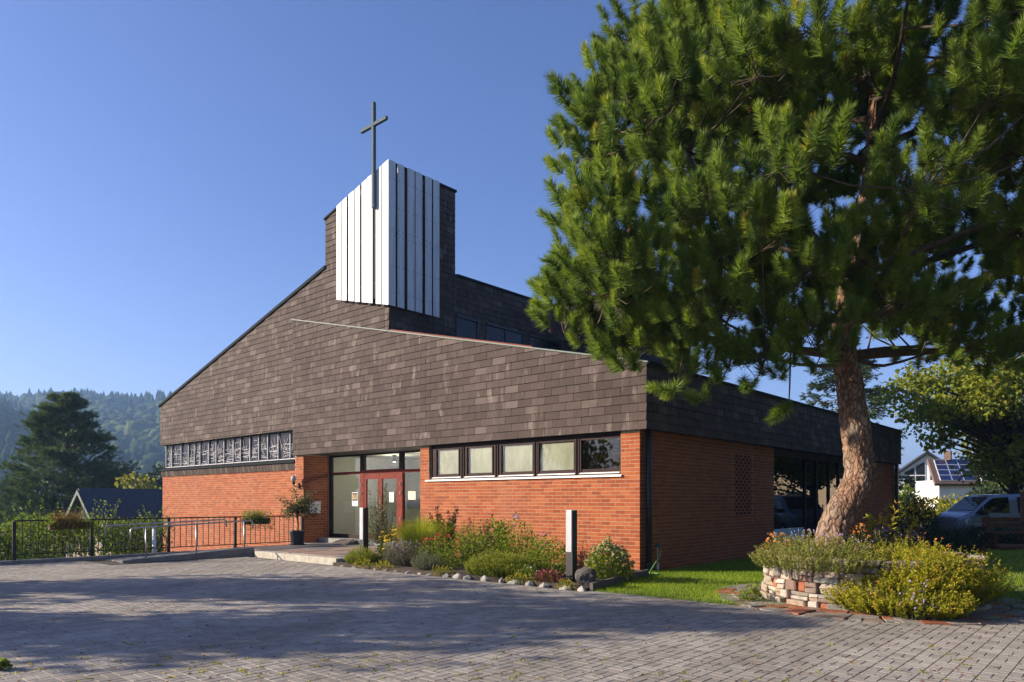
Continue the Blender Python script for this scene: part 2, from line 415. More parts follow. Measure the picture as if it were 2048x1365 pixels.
def leaves(P, D, size, aspect=0.45, tint=None, fold=0.15):
    """rhombic folded leaves, returns V,F,T arrays"""
    n = len(P); size = np.broadcast_to(np.asarray(size, float), (n,))[:, None]
    D = unit(D); side = unit(np.cross(D, rdir(n))); up = np.cross(side, D)
    base = P; tip = P + D * size
    mid = P + D * size * 0.45
    l = mid + side * size * aspect * 0.5 + up * size * fold; r = mid - side * size * aspect * 0.5 + up * size * fold
    V = np.stack([base, l, tip, r], 1).reshape(-1, 3)
    i = np.arange(n)[:, None] * 4
    F = np.concatenate([i + np.array([[0, 2, 1]]), i + np.array([[0, 3, 2]])], 0)
    if tint is None: tint = RNG.random(n)
    return V, F, np.repeat(tint, 4)
def blades(P, D, length, width, tint=None):
    """single triangles"""
    n = len(P); length = np.broadcast_to(np.asarray(length, float), (n,))[:, None]
    D = unit(D); s = unit(np.cross(D, rdir(n))) * width / 2
    V = np.stack([P - s, P + s, P + D * length], 1).reshape(-1, 3)
    F = np.arange(n * 3).reshape(-1, 3)
    if tint is None: tint = RNG.random(n)
    return V, F, np.repeat(tint, 3)
def cat(parts):
    V, F, T = [], [], []; k = 0
    for v, f, t in parts:
        V.append(v); F.append(f + k); T.append(t); k += len(v)
    return np.concatenate(V), np.concatenate(F), np.concatenate(T)

# ================================================================== SETTING
def gz(x, y):
    """terrain height"""
    dx, dy = x - CAM[0], y - CAM[1]
    l = dx * CS + dy * SN; d = -dx * SN + dy * CS
    z = -0.035
    if x < -12.75: z -= min(6.0, (-12.75 - x) * 0.16 + 0.55 * min(1.0, (-12.75 - x) / 1.2))
    t = max(0.0, d - 34) if l > 4 else 0.0
    z += min(12.0, t * 0.045) * min(1.0, max(0.0, (l - 4) / 6))
    return z
def terrain():
    xs = sorted(set([-2600, -1600, -900, -500, -300, -200, -140, -100, -80, -65] + [v for v in range(-55, 60, 3)] + [-13.95, -13.4, -12.75, 0.0] + [65, 80, 100, 140, 200, 300, 500, 900, 1600, 2600]))
    ys = sorted(set([-2600, -1600, -900, -500, -300, -200, -120, -80, -60] + [v for v in range(-48, 100, 3)] + [110, 140, 200, 300, 500, 900, 1600, 2600]))
    m = MB(); n = len(xs)
    for y in ys:
        for x in xs:
            zz = gz(x, y)
            if zz < 0.0 and x > -12.9: zz -= 0.0
            m.v.append((x, y, zz + (noise.noise((x * .05, y * .05, 3)) * .25 if abs(x) > 22 or y > 24 or y < -25 else 0)))
    for j in range(len(ys) - 1):
        for i in range(n - 1):
            m.f.append((j * n + i, j * n + i + 1, (j + 1) * n + i + 1, (j + 1) * n + i))
    tag(m.build('ground', 'meadow', smooth=True), kind='structure')
terrain()

# ---- pieces laid one by one -------------------------------------------------
def score_of(c, nrm, area):
    d = Vector(CAM) - c; L = d.length
    return area * max(0.0, nrm.dot(d) / L) / (L * L)
MCACHE = {}
def emit(pieces, name, mat, parent, stuff_name, maxn=300):
    """pieces: (centre, verts rel, faces, score); largest in view become objects, the rest one mesh"""
    pieces.sort(key=lambda p: -p[3])
    off = origin(parent) if parent is not None else Vector((0, 0, 0))
    for c, v, f, s in pieces[:maxn]:
        key = (name, mat, tuple((round(a, 3), round(b, 3), round(g, 3)) for a, b, g in v))
        me = MCACHE.get(key)
        if me is None:
            me = bpy.data.meshes.new(name); me.from_pydata([tuple(q) for q in v], [], f); me.update(); MCACHE[key] = me
        finish(name, me, mat, parent, loc=Vector(c) - off)
    rest = pieces[maxn:]
    if rest:
        m = MB()
        for c, v, f, s in rest: m.add([(a + c[0], b + c[1], g + c[2]) for a, b, g in v], f)
        me = m.mesh(stuff_name, off); finish(stuff_name, me, mat, parent, kind='stuff')
BOXF = [(0, 1, 2, 3), (0, 4, 5, 1), (1, 5, 6, 2), (2, 6, 7, 3), (3, 7, 4, 0)]
def brick_wall(O, u, n, u0, u1, z0, z1, holes=(), out=None, slots=None):
    O, u, n = Vector(O), Vector(u), Vector(n); up = Vector((0, 0, 1)); flip = u.cross(up).dot(n) < 0
    H, L, J, D = 0.08333, 0.25, 0.010, 0.03
    k = 0; z = z0
    while z + 0.04 < z1:
        zb, zt = z + J / 2, min(z + H, z1) - J / 2
        st = math.floor(u0 / L) * L - (0.125 if k % 2 else 0)
        a = st
        while a < u1:
            s, e = max(a, u0), min(a + L, u1); a += L
            if e - s < 0.045: continue
            segs = [(s, e)]
            zm = (zb + zt) / 2
            for hu0, hu1, hz0, hz1 in holes:
                if hz0 < zm < hz1:
                    ns = []
                    for p, q in segs:
                        if q <= hu0 or p >= hu1: ns.append((p, q))
                        else:
                            if hu0 - p > 0.045: ns.append((p, hu0))
                            if q - hu1 > 0.045: ns.append((hu1, q))
                    segs = ns
            for p, q in segs:
                gap = J / 2
                if slots and slots[0] < (p + q) / 2 < slots[1] and slots[2] < zm < slots[3]: gap = 0.046
                w = (q - p) / 2 - gap; h = (zt - zb) / 2
                jit = random.uniform(-.0008, .0008)
                c = O + u * ((p + q) / 2) + up * zm + n * jit
                fr = [u * -w + up * -h, u * w + up * -h, u * w + up * h, u * -w + up * h]
                v = fr + [q2 - n * D for q2 in fr]
                f = BOXF if not flip else [tuple(reversed(x)) for x in BOXF]
                out.append((c, [tuple(x) for x in v], f, score_of(c, n, 4 * w * h)))
        z += H; k += 1
def clip(poly, region):
    """Sutherland-Hodgman, region convex counter-clockwise, 2D"""
    out = poly
    for i in range(len(region)):
        ax, ay = region[i]; bx, by = region[(i + 1) % len(region)]
        inp, out = out, []
        if not inp: return []
        def side(p): return (bx - ax) * (p[1] - ay) - (by - ay) * (p[0] - ax)
        for j in range(len(inp)):
            p, q = inp[j], inp[(j + 1) % len(inp)]; sp, sq = side(p), side(q)
            if sp >= 0: out.append(p)
            if (sp >= 0) != (sq >= 0):
                t = sp / (sp - sq); out.append((p[0] + (q[0] - p[0]) * t, p[1] + (q[1] - p[1]) * t))
    return out
def area2(p): return 0.5 * sum(p[i][0] * p[(i + 1) % len(p)][1] - p[(i + 1) % len(p)][0] * p[i][1] for i in range(len(p)))
def slate_wall(O, u, n, region, out, zref=3.05, rowh=0.187, w=0.42):
    """hung slates: every row overlaps the one below and tilts outwards at its lower edge"""
    O, u, n = Vector(O), Vector(u), Vector(n); up = Vector((0, 0, 1)); flip = u.cross(up).dot(n) < 0
    us = [p[0] for p in region]; zs = [p[1] for p in region]
    k0 = math.floor((min(zs) - zref) / rowh)
    k = k0
    while zref + k * rowh < max(zs):
        zb = zref + k * rowh; a = math.floor(min(us) / w) * w - (w / 2 if k % 2 else 0)
        rs = random.Random(k * 77 + int(O.x * 10) + int(u.y * 5))
        cuts = []
        while a < max(us) + w: cuts.append(a + rs.uniform(-.012, .012)); a += w
        for s, e in zip(cuts, cuts[1:]):
            poly = clip([(s + .004, zb), (e - .004, zb), (e - .004, zb + rowh - 0.001), (s + .004, zb + rowh - 0.001)], region)
            if len(poly) < 3 or area2(poly) < 0.0008: continue
            cu = sum(p[0] for p in poly) / len(poly); cz = sum(p[1] for p in poly) / len(poly)
            jit = rs.uniform(0, .005)
            c = O + u * cu + up * cz
            fr = [u * (p[0] - cu) + up * (p[1] - cz) + n * (0.026 - 0.020 * (p[1] - zb) / rowh + jit) for p in poly]
            m = len(poly); bk = [q - n * 0.012 for q in fr]
            f = [tuple(range(m))] + [(i, m + i, m + (i + 1) % m, (i + 1) % m) for i in range(m)]
            if flip: f = [tuple(reversed(x)) for x in f]
            out.append((c, [tuple(x) for x in fr + bk], f, score_of(c, n, area2(poly))))
        k += 1

# ================================================================== CHURCH
church = thing('church_building', (-8, 0, 0), 'modern church with dark slate cladding, red brick base and slatted white tower', 'church')
bricks = []
brick_wall((0, 0, 0), (1, 0, 0), (0, -1, 0), -7.06, 0, 0.0, 3.0, [(-6.69, -0.48, 2.08, 3.2)], bricks)
brick_wall((0.002, 0, 0), (0, 1, 0), (1, 0, 0), 0.002, 7.2, 0.0, 3.06, [], bricks, slots=(4.55, 5.72, 1.2, 2.72))
brick_wall((0.002, 0, 0), (0, 1, 0), (1, 0, 0), 14.2, 20.0, 0.0, 3.06, [], bricks)
brick_wall((0, 0.1, 0), (1, 0, 0), (0, -1, 0), -24.2, -13.43, -1.0, 2.58, [], bricks)
brick_wall((0, 0, 0), (1, 0, 0), (0, -1, 0), -13.42, -12.91, 0.12, 3.0, [], bricks)
brick_wall((-12.908, 0, 0), (0, 1, 0), (1, 0, 0), 0.002, 0.97, 0.12, 3.06, [], bricks)
emit(bricks, 'brick', 'brick', church, 'brickwork')
for a_, b_ in (((-7.05, .0025, -.3), (-.0025, .3, 2.06)), ((-.48, .0025, 2.06), (-.0025, .3, 3.1)), ((-7.05, .0025, 2.06), (-6.69, .3, 3.1)),
               ((-.3, .3, -.3), (-.001, 7.2, 3.1)), ((-.3, 14.2, -.3), (-.001, 19.99, 3.1)), ((-24.19, .1025, -4), (-13.42, .4, 2.6)), ((-13.41, .0025, -.3), (-12.911, 1.0, 3.1))):
    MB().box(a_, b_).build('wall', 'mortar', church)
# honeycomb brick slots in the side wall: black fill painted as shade of open joints
sl = MB()
for k in range(40):
    zz = k * 0.08333
    if not (1.2 < zz + .04 < 2.72): continue
    a = -0.125 if k % 2 else 0.0
    while a < 7:
        if 4.55 < a < 5.72: sl.box((-.01, a - .048, zz + .003), (.0005, a + .048, zz + .080))
        a += .25
sl.build('slot_shade_fill', 'slot_shade_black', church, kind='stuff')
# plinth strip along the side wall
MB().box((.02, .9, -.1), (.16, 7.1, .012)).build('plinth_strip', 'concrete', church)

# backing of the slate-clad volumes
back = MB()
back.prism([(-13.41, -.075, 3.05), (.2, -.075, 3.05), (.2, -.075, 4.40), (-13.41, -.075, 7.56)], (0, .07, 0))
back.prism([(-8.39, .0, 3.1), (.195, .0, 3.1), (.195, .0, 4.38), (-8.39, .0, 6.38)], (0, .3, 0))
back.box((-.3, .3, 3.06), (.195, 20.15, 4.40))
back.prism([(-24.1, .0, 3.93), (-13.3, .0, 3.93), (-13.3, .0, 8.44), (-24.1, .0, 5.56)], (0, .5, 0))
back.prism([(-13.3, .0, 3.2), (-11.6, .0, 3.2), (-11.6, .0, 8.88), (-13.3, .0, 8.44)], (0, .5, 0))
back.prism([(-11.6, .0, 3.2), (-8.41, .0, 3.2), (-8.41, .0, 11.24), (-11.6, .0, 10.45)], (0, 2.62, 0))
back.build('slate_backing', 'dark_core', church)
body = MB()
body.prism([(-24.18, .42, -4), (-13.45, .42, -4), (-13.45, .42, 8.3), (-24.05, .42, 5.5)], (0, 17.5, 0))
body.prism([(-13.44, .55, 3.2), (-8.42, .55, 3.2), (-8.42, .55, 8.55), (-11.6, .55, 8.8), (-13.44, .55, 8.3)], (0, 17.4, 0))
body.prism([(-13.44, 6.5, -1), (-7.2, 6.5, -1), (-7.2, 6.5, 3.15), (-13.44, 6.5, 3.15)], (0, 11, 0))
body.box((-8.4, 19.6, -.3), (-.3, 19.98, 4.3)); body.box((-8.4, 7.3, -.3), (-8.0, 19.6, 3.1))
body.build('inner_volume', 'dark_core', church)
# roofs
rf = MB()
rf.prism([(.24, -.1, 4.405), (.24, -.1, 4.455), (-8.4, -.1, 6.475), (-8.4, -.1, 6.425)], (0, 20.3, 0))
rf.build('side_roof', 'roof_felt', church)
rf = MB()
rf.prism([(-24.25, -.07, 5.60), (-24.25, -.07, 5.70), (-11.6, -.07, 9.04), (-11.6, -.07, 8.94)], (0, 18, 0))
rf.prism([(-11.6, 2.7, 8.94), (-11.6, 2.7, 9.02), (-8.36, 2.7, 8.74), (-8.36, 2.7, 8.66)], (0, 15.2, 0))
rf.build('nave_roof', 'dark_flashing', church)
MB().prism([(-11.66, -.06, 10.50), (-11.66, -.06, 10.56), (-8.35, -.06, 11.38), (-8.35, -.06, 11.32)], (0, 2.72, 0)).build('tower_roof', 'dark_flashing', church)
MB().prism([(-13.45, -.125, 7.600), (-13.45, -.125, 7.632), (.26, -.125, 4.462), (.26, -.125, 4.430)], (0, .09, 0)).build('roof_edge_cap', 'copper_green', church)
MB().box((.2, -.05, 4.415), (.265, 20.2, 4.475)).build('roof_edge_cap', 'dark_flashing', church)
# thin rail of roof gravel stop, rusty
MB().bar((-13.0, .02, 7.57), (-3.0, .02, 5.24), .03, .03).build('gravel_stop', 'red_wood', church)
# slates
sl = []
slate_wall((0, -.078, 0), (1, 0, 0), (0, -1, 0), [(-13.41, 3.05), (.22, 3.05), (.22, 4.43), (-13.41, 7.60)], sl)
slate_wall((.198, 0, 0), (0, 1, 0), (1, 0, 0), [(-.08, 3.05), (20.2, 3.05), (20.2, 4.43), (-.08, 4.43)], sl)
slate_wall((0, -.003, 0), (1, 0, 0), (0, -1, 0), [(-24.13, 3.93), (-13.30, 3.93), (-13.30, 8.47), (-24.13, 5.59)], sl)
slate_wall((0, -.003, 0), (1, 0, 0), (0, -1, 0), [(-13.30, 6.6), (-11.61, 6.2), (-11.61, 8.93), (-13.30, 8.47)], sl)
slate_wall((0, -.003, 0), (1, 0, 0), (0, -1, 0), [(-11.61, 6.2), (-8.40, 6.0), (-8.40, 11.32), (-11.61, 10.5)], sl)
slate_wall((-8.408, 0, 0), (0, 1, 0), (1, 0, 0), [(0, 6.3), (2.62, 6.3), (2.62, 11.3), (0, 11.3)], sl)
WINS = [(2.66, 3.66), (4.04, 5.94), (6.24, 8.1)]
slate_wall((-8.418, 0, 0), (0, 1, 0), (1, 0, 0), [(2.62, 7.47), (11.0, 7.47), (11.0, 8.66), (2.62, 8.66)], sl)
ed = [2.62] + [v for w_ in WINS for v in w_] + [11.0]
for a, b in zip(ed[::2], ed[1::2]):
    if b - a > .05: slate_wall((-8.418, 0, 0), (0, 1, 0), (1, 0, 0), [(a, 6.35), (b, 6.35), (b, 7.47), (a, 7.47)], sl)
# far wing with slate gable seen past the clerestory
back2 = MB(); back2.prism([(-8.39, 9.03, 6.0), (-6.3, 9.03, 6.0), (-6.3, 9.03, 9.4), (-8.39, 9.03, 8.9)], (0, 5, 0)); back2.build('wing_backing', 'dark_core', church)
slate_wall((0, 9.02, 0), (1, 0, 0), (0, -1, 0), [(-8.39, 6.2), (-6.3, 6.0), (-6.3, 9.4), (-8.39, 8.9)], sl)
MB().prism([(-8.45, 8.95, 8.91), (-8.45, 8.95, 9.0), (-6.2, 8.95, 9.54), (-6.2, 8.95, 9.45)], (0, 5.1, 0)).build('wing_roof', 'dark_flashing', church)
emit(sl, 'slate', 'slate', church, 'slate_cladding')
# clerestory windows
for a, b in WINS:
    w = MB()
    w.box((-8.44, a, 7.38), (-8.36, b, 7.45)); w.box((-8.44, a, 6.42), (-8.36, b, 6.5))
    n = max(1, round((b - a) / .95))
    for k in range(n + 1):
        y = a + .03 + (b - a - .06) * k / n; w.box((-8.43, y - .018, 6.5), (-8.39, y + .018, 7.38))
    o = w.build('window', 'iron_paint', church)
    for k in range(n):
        y0 = a + .055 + (b - a - .06) * k / n; y1 = a + .005 + (b - a - .06) * (k + 1) / n
        MB().box((-8.43, y0, 6.5), (-8.415, y1, 7.38)).build('pane', 'violet_glass', o)
# white tower panels
FP = [(-10.76, -10.50), (-10.46, -10.22), (-10.11, -9.86), (-9.82, -9.55), (-9.46, -9.22), (-9.18, -8.94), (-8.80, -8.54), (-8.50, -8.215)]
zt = lambda x: 11.31 - (-8.2 - x) * 0.253
zb = lambda x: 7.14 + (-8.2 - x) * 0.243
for i, (a, b) in enumerate(FP):
    tw = .012 * ((i % 3) - 1)
    m = MB(); m.prism([(a, -.20 - tw, zb(a)), (b, -.20, zb(b)), (b, -.20, zt(b)), (a, -.20 - tw, zt(a))], (0, .012, 0))
    m.build('white_panel', 'white_metal', church)
RP = [(-.195, .06), (.14, .39), (.51, .78), (.82, 1.08), (1.20, 1.46), (1.52, 1.77)]
for i, (a, b) in enumerate(RP):
    m = MB()
    for z0, z1 in ((7.15, 9.268), (9.276, 11.31)):
        m.prism([(-8.2, a, z0), (-8.2, b, z0), (-8.2, b, z1), (-8.2, a, z1)], (-.012, 0, 0))
    o = m.build('white_panel', 'white_metal', church)
    rv = MB()
    for z in (7.55, 8.3, 9.18, 9.36, 10.0, 10.8):
        for y in (a + .05, b - .05): rv.box((-8.2, y - .011, z - .011), (-8.195, y + .011, z + .011))
    rv.build('rivets', 'dark_flashing', o, kind='stuff')
fm = MB()
for x in (-10.62, -9.98, -9.34, -8.87, -8.36):
    fm.box((x - .03, -.185, zb(x) + .15), (x + .03, -.03, zt(x) - .35))
for z in (7.9, 9.27, 10.6):
    fm.box((-10.7, -.184, z - .03), (-8.25, -.15, z + .03)); fm.box((-8.235, -.15, z - .03), (-8.215, 1.72, z + .03))
for y in (.1, .45, .95, 1.6): fm.box((-8.37, y - .03, 7.3), (-8.215, y + .03, 11.0))
fm.build('panel_frame', 'dark_core', church)
# small roof hatch rail on the tower edge
MB().tube([(-11.5, .2, 10.58), (-11.5, .2, 10.72), (-11.35, .2, 10.76), (-11.35, .2, 10.62)], .015, 6).build('roof_hook', 'black_metal', church)

# ---- nave window band
mul = [-24.02, -23.45, -22.53, -21.84, -21.29, -20.78, -20.04, -19.41, -18.76, -18.02, -17.47, -16.77, -16.14, -15.51, -14.8, -14.02, -13.45]
rl = random.Random(5)
MB().box((-24.1, .26, 2.9), (-13.42, .3, 3.95)).build('window_backing', 'dark_core', church)
for a, b in zip(mul, mul[1:]):
    fr = MB(); fr.box((a - .015, .17, 2.96), (a + .015, .23, 3.93))
    if b == mul[-1]: fr.box((b - .022, .17, 2.96), (b + .022, .23, 3.93))
    fr.box((a + .022, .18, 2.96), (b - .022, .22, 2.99))
    o = fr.build('window', 'lead_grey', church)
    MB().box((a + .022, .225, 2.99), (b - .022, .24, 3.93)).build('pane', 'violet_glass', o)
    ld = MB()
    W = b - a - .05
    def seg(p, q, w=.016):
        P = Vector((a + .025 + p[0] * W, .212 + rl.uniform(-.004, .004), 2.99 + p[1] * .94)); Q = Vector((a + .025 + q[0] * W, .212 + rl.uniform(-.004, .004), 2.99 + q[1] * .94))
        if (P - Q).length > .03: ld.bar(P, Q, .010, w, up=(0, 1, 0.001))
    for _ in range(rl.randint(8, 12)):
        z = rl.choice([rl.uniform(.03, .97), rl.uniform(.3, .6), rl.uniform(.05, .25)])
        s = rl.random() * .5; e = min(1, s + rl.uniform(.35, 1)); seg((s, z), (e, min(.99, max(.01, z + rl.uniform(-.07, .07)))), rl.choice([.010, .014, .022]))
    for _ in range(rl.randint(4, 7)):
        x = rl.random(); z = rl.random() * .6; seg((x, z), (min(1, max(0, x + rl.uniform(-.5, .5))), min(.99, z + rl.uniform(.2, .6))), rl.choice([.010, .014, .022]))
    for _ in range(rl.randint(1, 3)):
        x = rl.random(); z = rl.random() * .5; seg((x, z), (x, min(.99, z + rl.uniform(.15, .5))), .016)
    ld.build('lead_lines', 'lead_grey', o, kind='stuff')
MB().prism([(-24.3, .24, 2.90), (-24.3, -.03, 2.82), (-24.3, -.03, 2.865), (-24.3, .24, 2.96)], (10.86, 0, 0)).build('ledge_cap', 'dark_flashing', church)
# hung tiles below the ledge
x = -24.22; k = 0
while x < -13.46:
    e = min(x + .215, -13.44)
    m = MB(); m.prism([(x + .003, .075 - .004 * (k % 2), 2.575), (e - .003, .068, 2.575), (e - .003, .018, 2.80), (x + .003, .026 - .004 * (k % 2), 2.80)], (0, .014, 0))
    m.build('sill_tile', 'slate', church); x += .215; k += 1
MB().box((-24.19, .085, 2.6), (-13.43, .25, 2.9)).build('ledge_core', 'dark_core', church)

# ---- five front windows
MB().box((-6.69, .10, 2.95), (-.48, .2, 3.05)).build('window_head', 'brown_frame', church)
GL = [(-6.43, -5.60), (-5.25, -4.38), (-4.03, -3.04), (-2.82, -1.80), (-1.57, -.54)]
OUT = [-6.685, -5.435, -4.21, -2.93, -1.69, -.485]
for i, (a, b) in enumerate(GL):
    L, Rr = OUT[i] + .003, OUT[i + 1] - .003
    f = MB()
    f.box((L, .07, 2.13), (a, .18, 2.95)); f.box((b, .07, 2.13), (Rr, .18, 2.95))
    f.box((a, .07, 2.91), (b, .18, 2.95)); f.box((a, .07, 2.17), (b, .18, 2.255))
    f.box((L + .02, .045, 2.14), (L + .05, .07, 2.95)); f.box((Rr - .05, .045, 2.14), (Rr - .02, .07, 2.95))
    f.box((a - .045, .05, 2.2), (a - .012, .07, 2.93)); f.box((b + .012, .05, 2.2), (b + .045, .07, 2.93))
    o = f.build('window', 'brown_frame', church)
    MB().box((a + .002, .078, 2.255), (b - .002, .086, 2.91)).build('pane', 'clear_glass', o)
    MB().prism([(L + .06, .03, 2.145), (L + .06, .07, 2.175), (L + .06, .07, 2.145)], (Rr - L - .12, 0, 0)).build('drip_strip', 'white_sill', o)
    if i in (0, 1, 2, 3):
        MB().box((a + .001, .115, 2.256), (b - .001, .121, 2.909)).build('blind', 'frosted_glass', o)
MB().prism([(-6.80, -.05, 2.065), (-6.80, -.05, 2.10), (-6.80, .10, 2.125), (-6.80, .10, 2.07)], (6.36, 0, 0)).build('window_sill', 'white_sill', church)
# room behind the windows
rm = MB()
rm.box((-7.05, 3.9, .0), (-.3, 4.0, 3.05)); rm.box((-7.05, .3, .0), (-6.95, 3.9, 3.05)); rm.box((-7.05, .3, 3.0), (-.3, 4.0, 3.06)); 
rm.build('room_wall', 'inner_wall', church)
MB().box((-6.9, .31, -.02), (-.3, 3.9, .03)).build('room_floor', 'inner_floor', church)
MB().box((-2.62, 1.2, .03), (-1.52, 1.6, 2.72)).build('cupboard', 'inner_brown', church)

# ---- entrance
DY = 1.0
ent = MB()
ent.box((-12.90, DY, .30), (-12.80, DY + .1, 3.05)); ent.box((-7.12, DY, .3), (-7.05, DY + .1, 3.05))
ent.box((-12.80, DY, 3.0), (-7.12, DY + .1, 3.06)); ent.box((-12.80, DY, .30), (-11.17, DY + .1, .42)); ent.box((-9.02, DY, .30), (-7.12, DY + .1, .42))
ent.box((-11.17, DY, 2.5), (-10.96, DY + .1, 3.0)); ent.box((-9.19, DY, 2.5), (-9.02, DY + .1, 3.0))
ent.build('entrance_frame', 'brown_frame', church)
rw = MB()
rw.box((-12.80, DY - .005, 2.40), (-11.17, DY + .095, 2.49)); rw.box((-11.17, DY - .012, 2.39), (-9.02, DY + .1, 2.53)); rw.box((-9.02, DY - .005, 2.40), (-7.12, DY + .095, 2.49))
rw.box((-11.17, DY - .012, .3), (-10.96, DY + .1, 2.39)); rw.box((-9.19, DY - .012, .3), (-9.02, DY + .1, 2.39))
rw.build('door_frame', 'red_wood', church)
for a, b in ((-10.955, -10.15), (-10.14, -9.195)):
    d = MB(); d.box((a, DY, .32), (a + .11, DY + .06, 2.38)); d.box((b - .11, DY, .32), (b, DY + .06, 2.38))
    d.box((a + .11, DY, 2.23), (b - .11, DY + .06, 2.38)); d.box((a + .11, DY, .32), (b - .11, DY + .06, .50))
    o = d.build('door', 'red_wood', church)
    MB().box((a + .11, DY + .025, .50), (b - .11, DY + .035, 2.23)).build('pane', 'clear_glass', o)
    MB().tube([(b - .06 if a < -10.5 else a + .06, DY - .05, 1.0), (b - .06 if a < -10.5 else a + .06, DY - .05, 1.7)], .016, 8).build('handle', 'galvanised', o)
for a, b, z0, z1 in ((-12.80, -11.17, .42, 2.40), (-12.80, -11.17, 2.49, 3.0), (-10.96, -9.19, 2.53, 3.0), (-9.02, -7.12, .42, 2.40), (-9.02, -7.12, 2.49, 3.0)):
    MB().box((a, DY + .04, z0), (b, DY + .05, z1)).build('pane', 'clear_glass', church)
for z in (2.05, 1.78, .98):
    for x in (-9.10, -11.07): MB().tube([(x, DY - .03, z - .05), (x, DY - .03, z + .05)], .016, 8).build('hinge', 'galvanised', church)
# lobby
lb = MB()
lb.box((-12.95, 4.5, .2), (-7.06, 4.6, 3.1)); lb.box((-13.0, 1.1, .2), (-12.91, 4.5, 3.1)); lb.box((-7.05, 1.1, .2), (-7.02, 4.5, 3.1)); 
lb.build('lobby_wall', 'inner_wall', church)
MB().box((-12.95, .97, 3.07), (-7.05, 4.6, 3.12)).build('lobby_ceiling', 'inner_wall', church)
MB().box((-12.91, .0, 3.06), (-7.06, .96, 3.1)).build('porch_soffit', 'grey_wood', church)
MB().box((-12.9, 1.1, .22), (-7.06, 4.5, .30)).build('lobby_floor', 'inner_floor', church)
MB().box((-9.3, 4.44, .3), (-9.2, 4.5, 2.6)).box((-8.2, 4.44, .3), (-8.1, 4.5, 2.6)).box((-9.3, 4.44, 2.6), (-8.1, 4.5, 2.72)).build('inner_door_frame', 'inner_brown', church)
MB().box((-9.2, 4.46, .3), (-8.2, 4.49, 2.6)).build('inner_door', 'dark_core', church)
for x in (-10.9, -9.0):
    o = MB().lathe((x, 2.2, 2.84), [(.05, 0), (.06, .0), (.06, .23)], 14).build('spot_lamp', 'black_metal', church)
    MB().lathe((x, 2.2, 2.83), [(.045, 0), (.045, .008)], 12).build('bulb', 'lamp_glow', o)
    ld_ = bpy.data.lights.new('lobby_light', 'POINT'); ld_.energy = 22; ld_.color = (1, .93, .8); ld_.shadow_soft_size = .08
    lo = bpy.data.objects.new('lobby_light', ld_); link(lo); lo.parent = o; lo.location = Vector((x, 2.2, 2.74)) - origin(o)
MB().box((-13.1, 4.43, 1.25), (-12.2, 4.46, 1.6)).box((-12.0, 4.44, .98), (-11.4, 4.47, 1.35)).build('wall_panel', 'grey_wood', church)
bn = MB(); bn.box((-12.2, 3.3, .72), (-10.9, 3.8, .78)); 
for x in (-12.15, -11.0): bn.box((x, 3.35, .3), (x + .05, 3.75, .72))
bn.build('lobby_bench', 'brown_wood', church)
MB().lathe((-11.9, 4.42, 2.1), [(.02, -.14), (.10, -.08), (.11, .05), (.02, .14)], 12).build('lobby_lamp', 'clear_lamp', church)
# notices on the glass
def notice(x0, x1, z0, z1, kind):
    y = DY + .018
    o = MB().box((x0, y, z0), (x1, y + .004, z1)).build('notice', 'paper_yellow' if kind == 2 else 'paper', church)
    w, h = x1 - x0, z1 - z0
    if kind == 0:
        MB().box((x0 + .02, y - .003, z0 + .38 * h), (x1 - .02, y - .001, z1 - .02)).build('print', 'print_dark', o)
        t = MB(); t.box((x0 + .05, y - .006, z0 + .5 * h), (x1 - .05, y - .004, z0 + .62 * h))
        for k in range(3): t.box((x0 + .05 + k * .09, y - .006, z0 + .64 * h), (x0 + .1 + k * .09, y - .004, z0 + .84 * h))
        t.build('print', 'print_tan', o)
        MB().box((x0 + .02, y - .003, z0 + .02), (x1 - .02, y - .001, z0 + .33 * h)).build('print', 'print_blue', o)
    elif kind == 1:
        t = MB()
        for k in range(5):
            z = z1 - .04 - k * h * .19; t.box((x0 + .03, y - .003, z - .025), (x0 + .07 + .02 * (k % 2), y - .001, z))
            t.box((x0 + .1, y - .003, z - .012), (x1 - .03, y - .001, z - .004))
        t.build('print', 'print_dark', o)
    else:
        t = MB()
        t.box((x0 + .03, y - .003, z1 - .07), (x0 + .1, y - .001, z1 - .06))
        t.build('print', 'print_dark', o)
notice(-11.63, -11.31, 1.36, 1.81, 0); notice(-9.69, -9.47, 1.49, 1.80, 1); notice(-8.78, -8.44, 1.57, 1.82, 2)

# ---- glazed side front
g = MB()
ys = [7.2, 9.98, 10.26, 11.0, 11.12, 12.2, 13.2, 14.2]
for y in (7.2, 9.98, 11.0, 12.2, 13.2, 14.1):
    g.box((-.2, y, .25), (-.1, y + .1, 3.0))
g.box((-.2, 7.3, 2.86), (-.1, 14.1, 3.06)); g.box((-.2, 7.3, .1), (-.1, 14.1, .25))
gf = g.build('side_window', 'brown_frame', church)
yy = (7.2, 9.98, 11.0, 12.2, 13.2, 14.1)
for a, b in zip(yy, yy[1:]): MB().box((-.155, a + .1, .25), (-.145, b, 2.86)).build('pane', 'mirror_glass', gf)
MB().box((-.16, 7.32, .27), (-.13, 9.9, .70)).build('lower_panel', 'print_blue', gf)
MB().box((-.06, 11.9, 1.0), (-.1, 11.93, 1.4)).build('handle', 'galvanised', gf)
MB().box((-6, 7.2, -.02), (-.2, 14.2, .04)).build('hall_floor', 'inner_floor', church)
MB().box((-6, 7.1, 3.02), (-.3, 14.3, 3.06)).box((-6.1, 7.1, 0), (-6, 14.3, 3.05)).build('hall_wall', 'inner_brown', church)
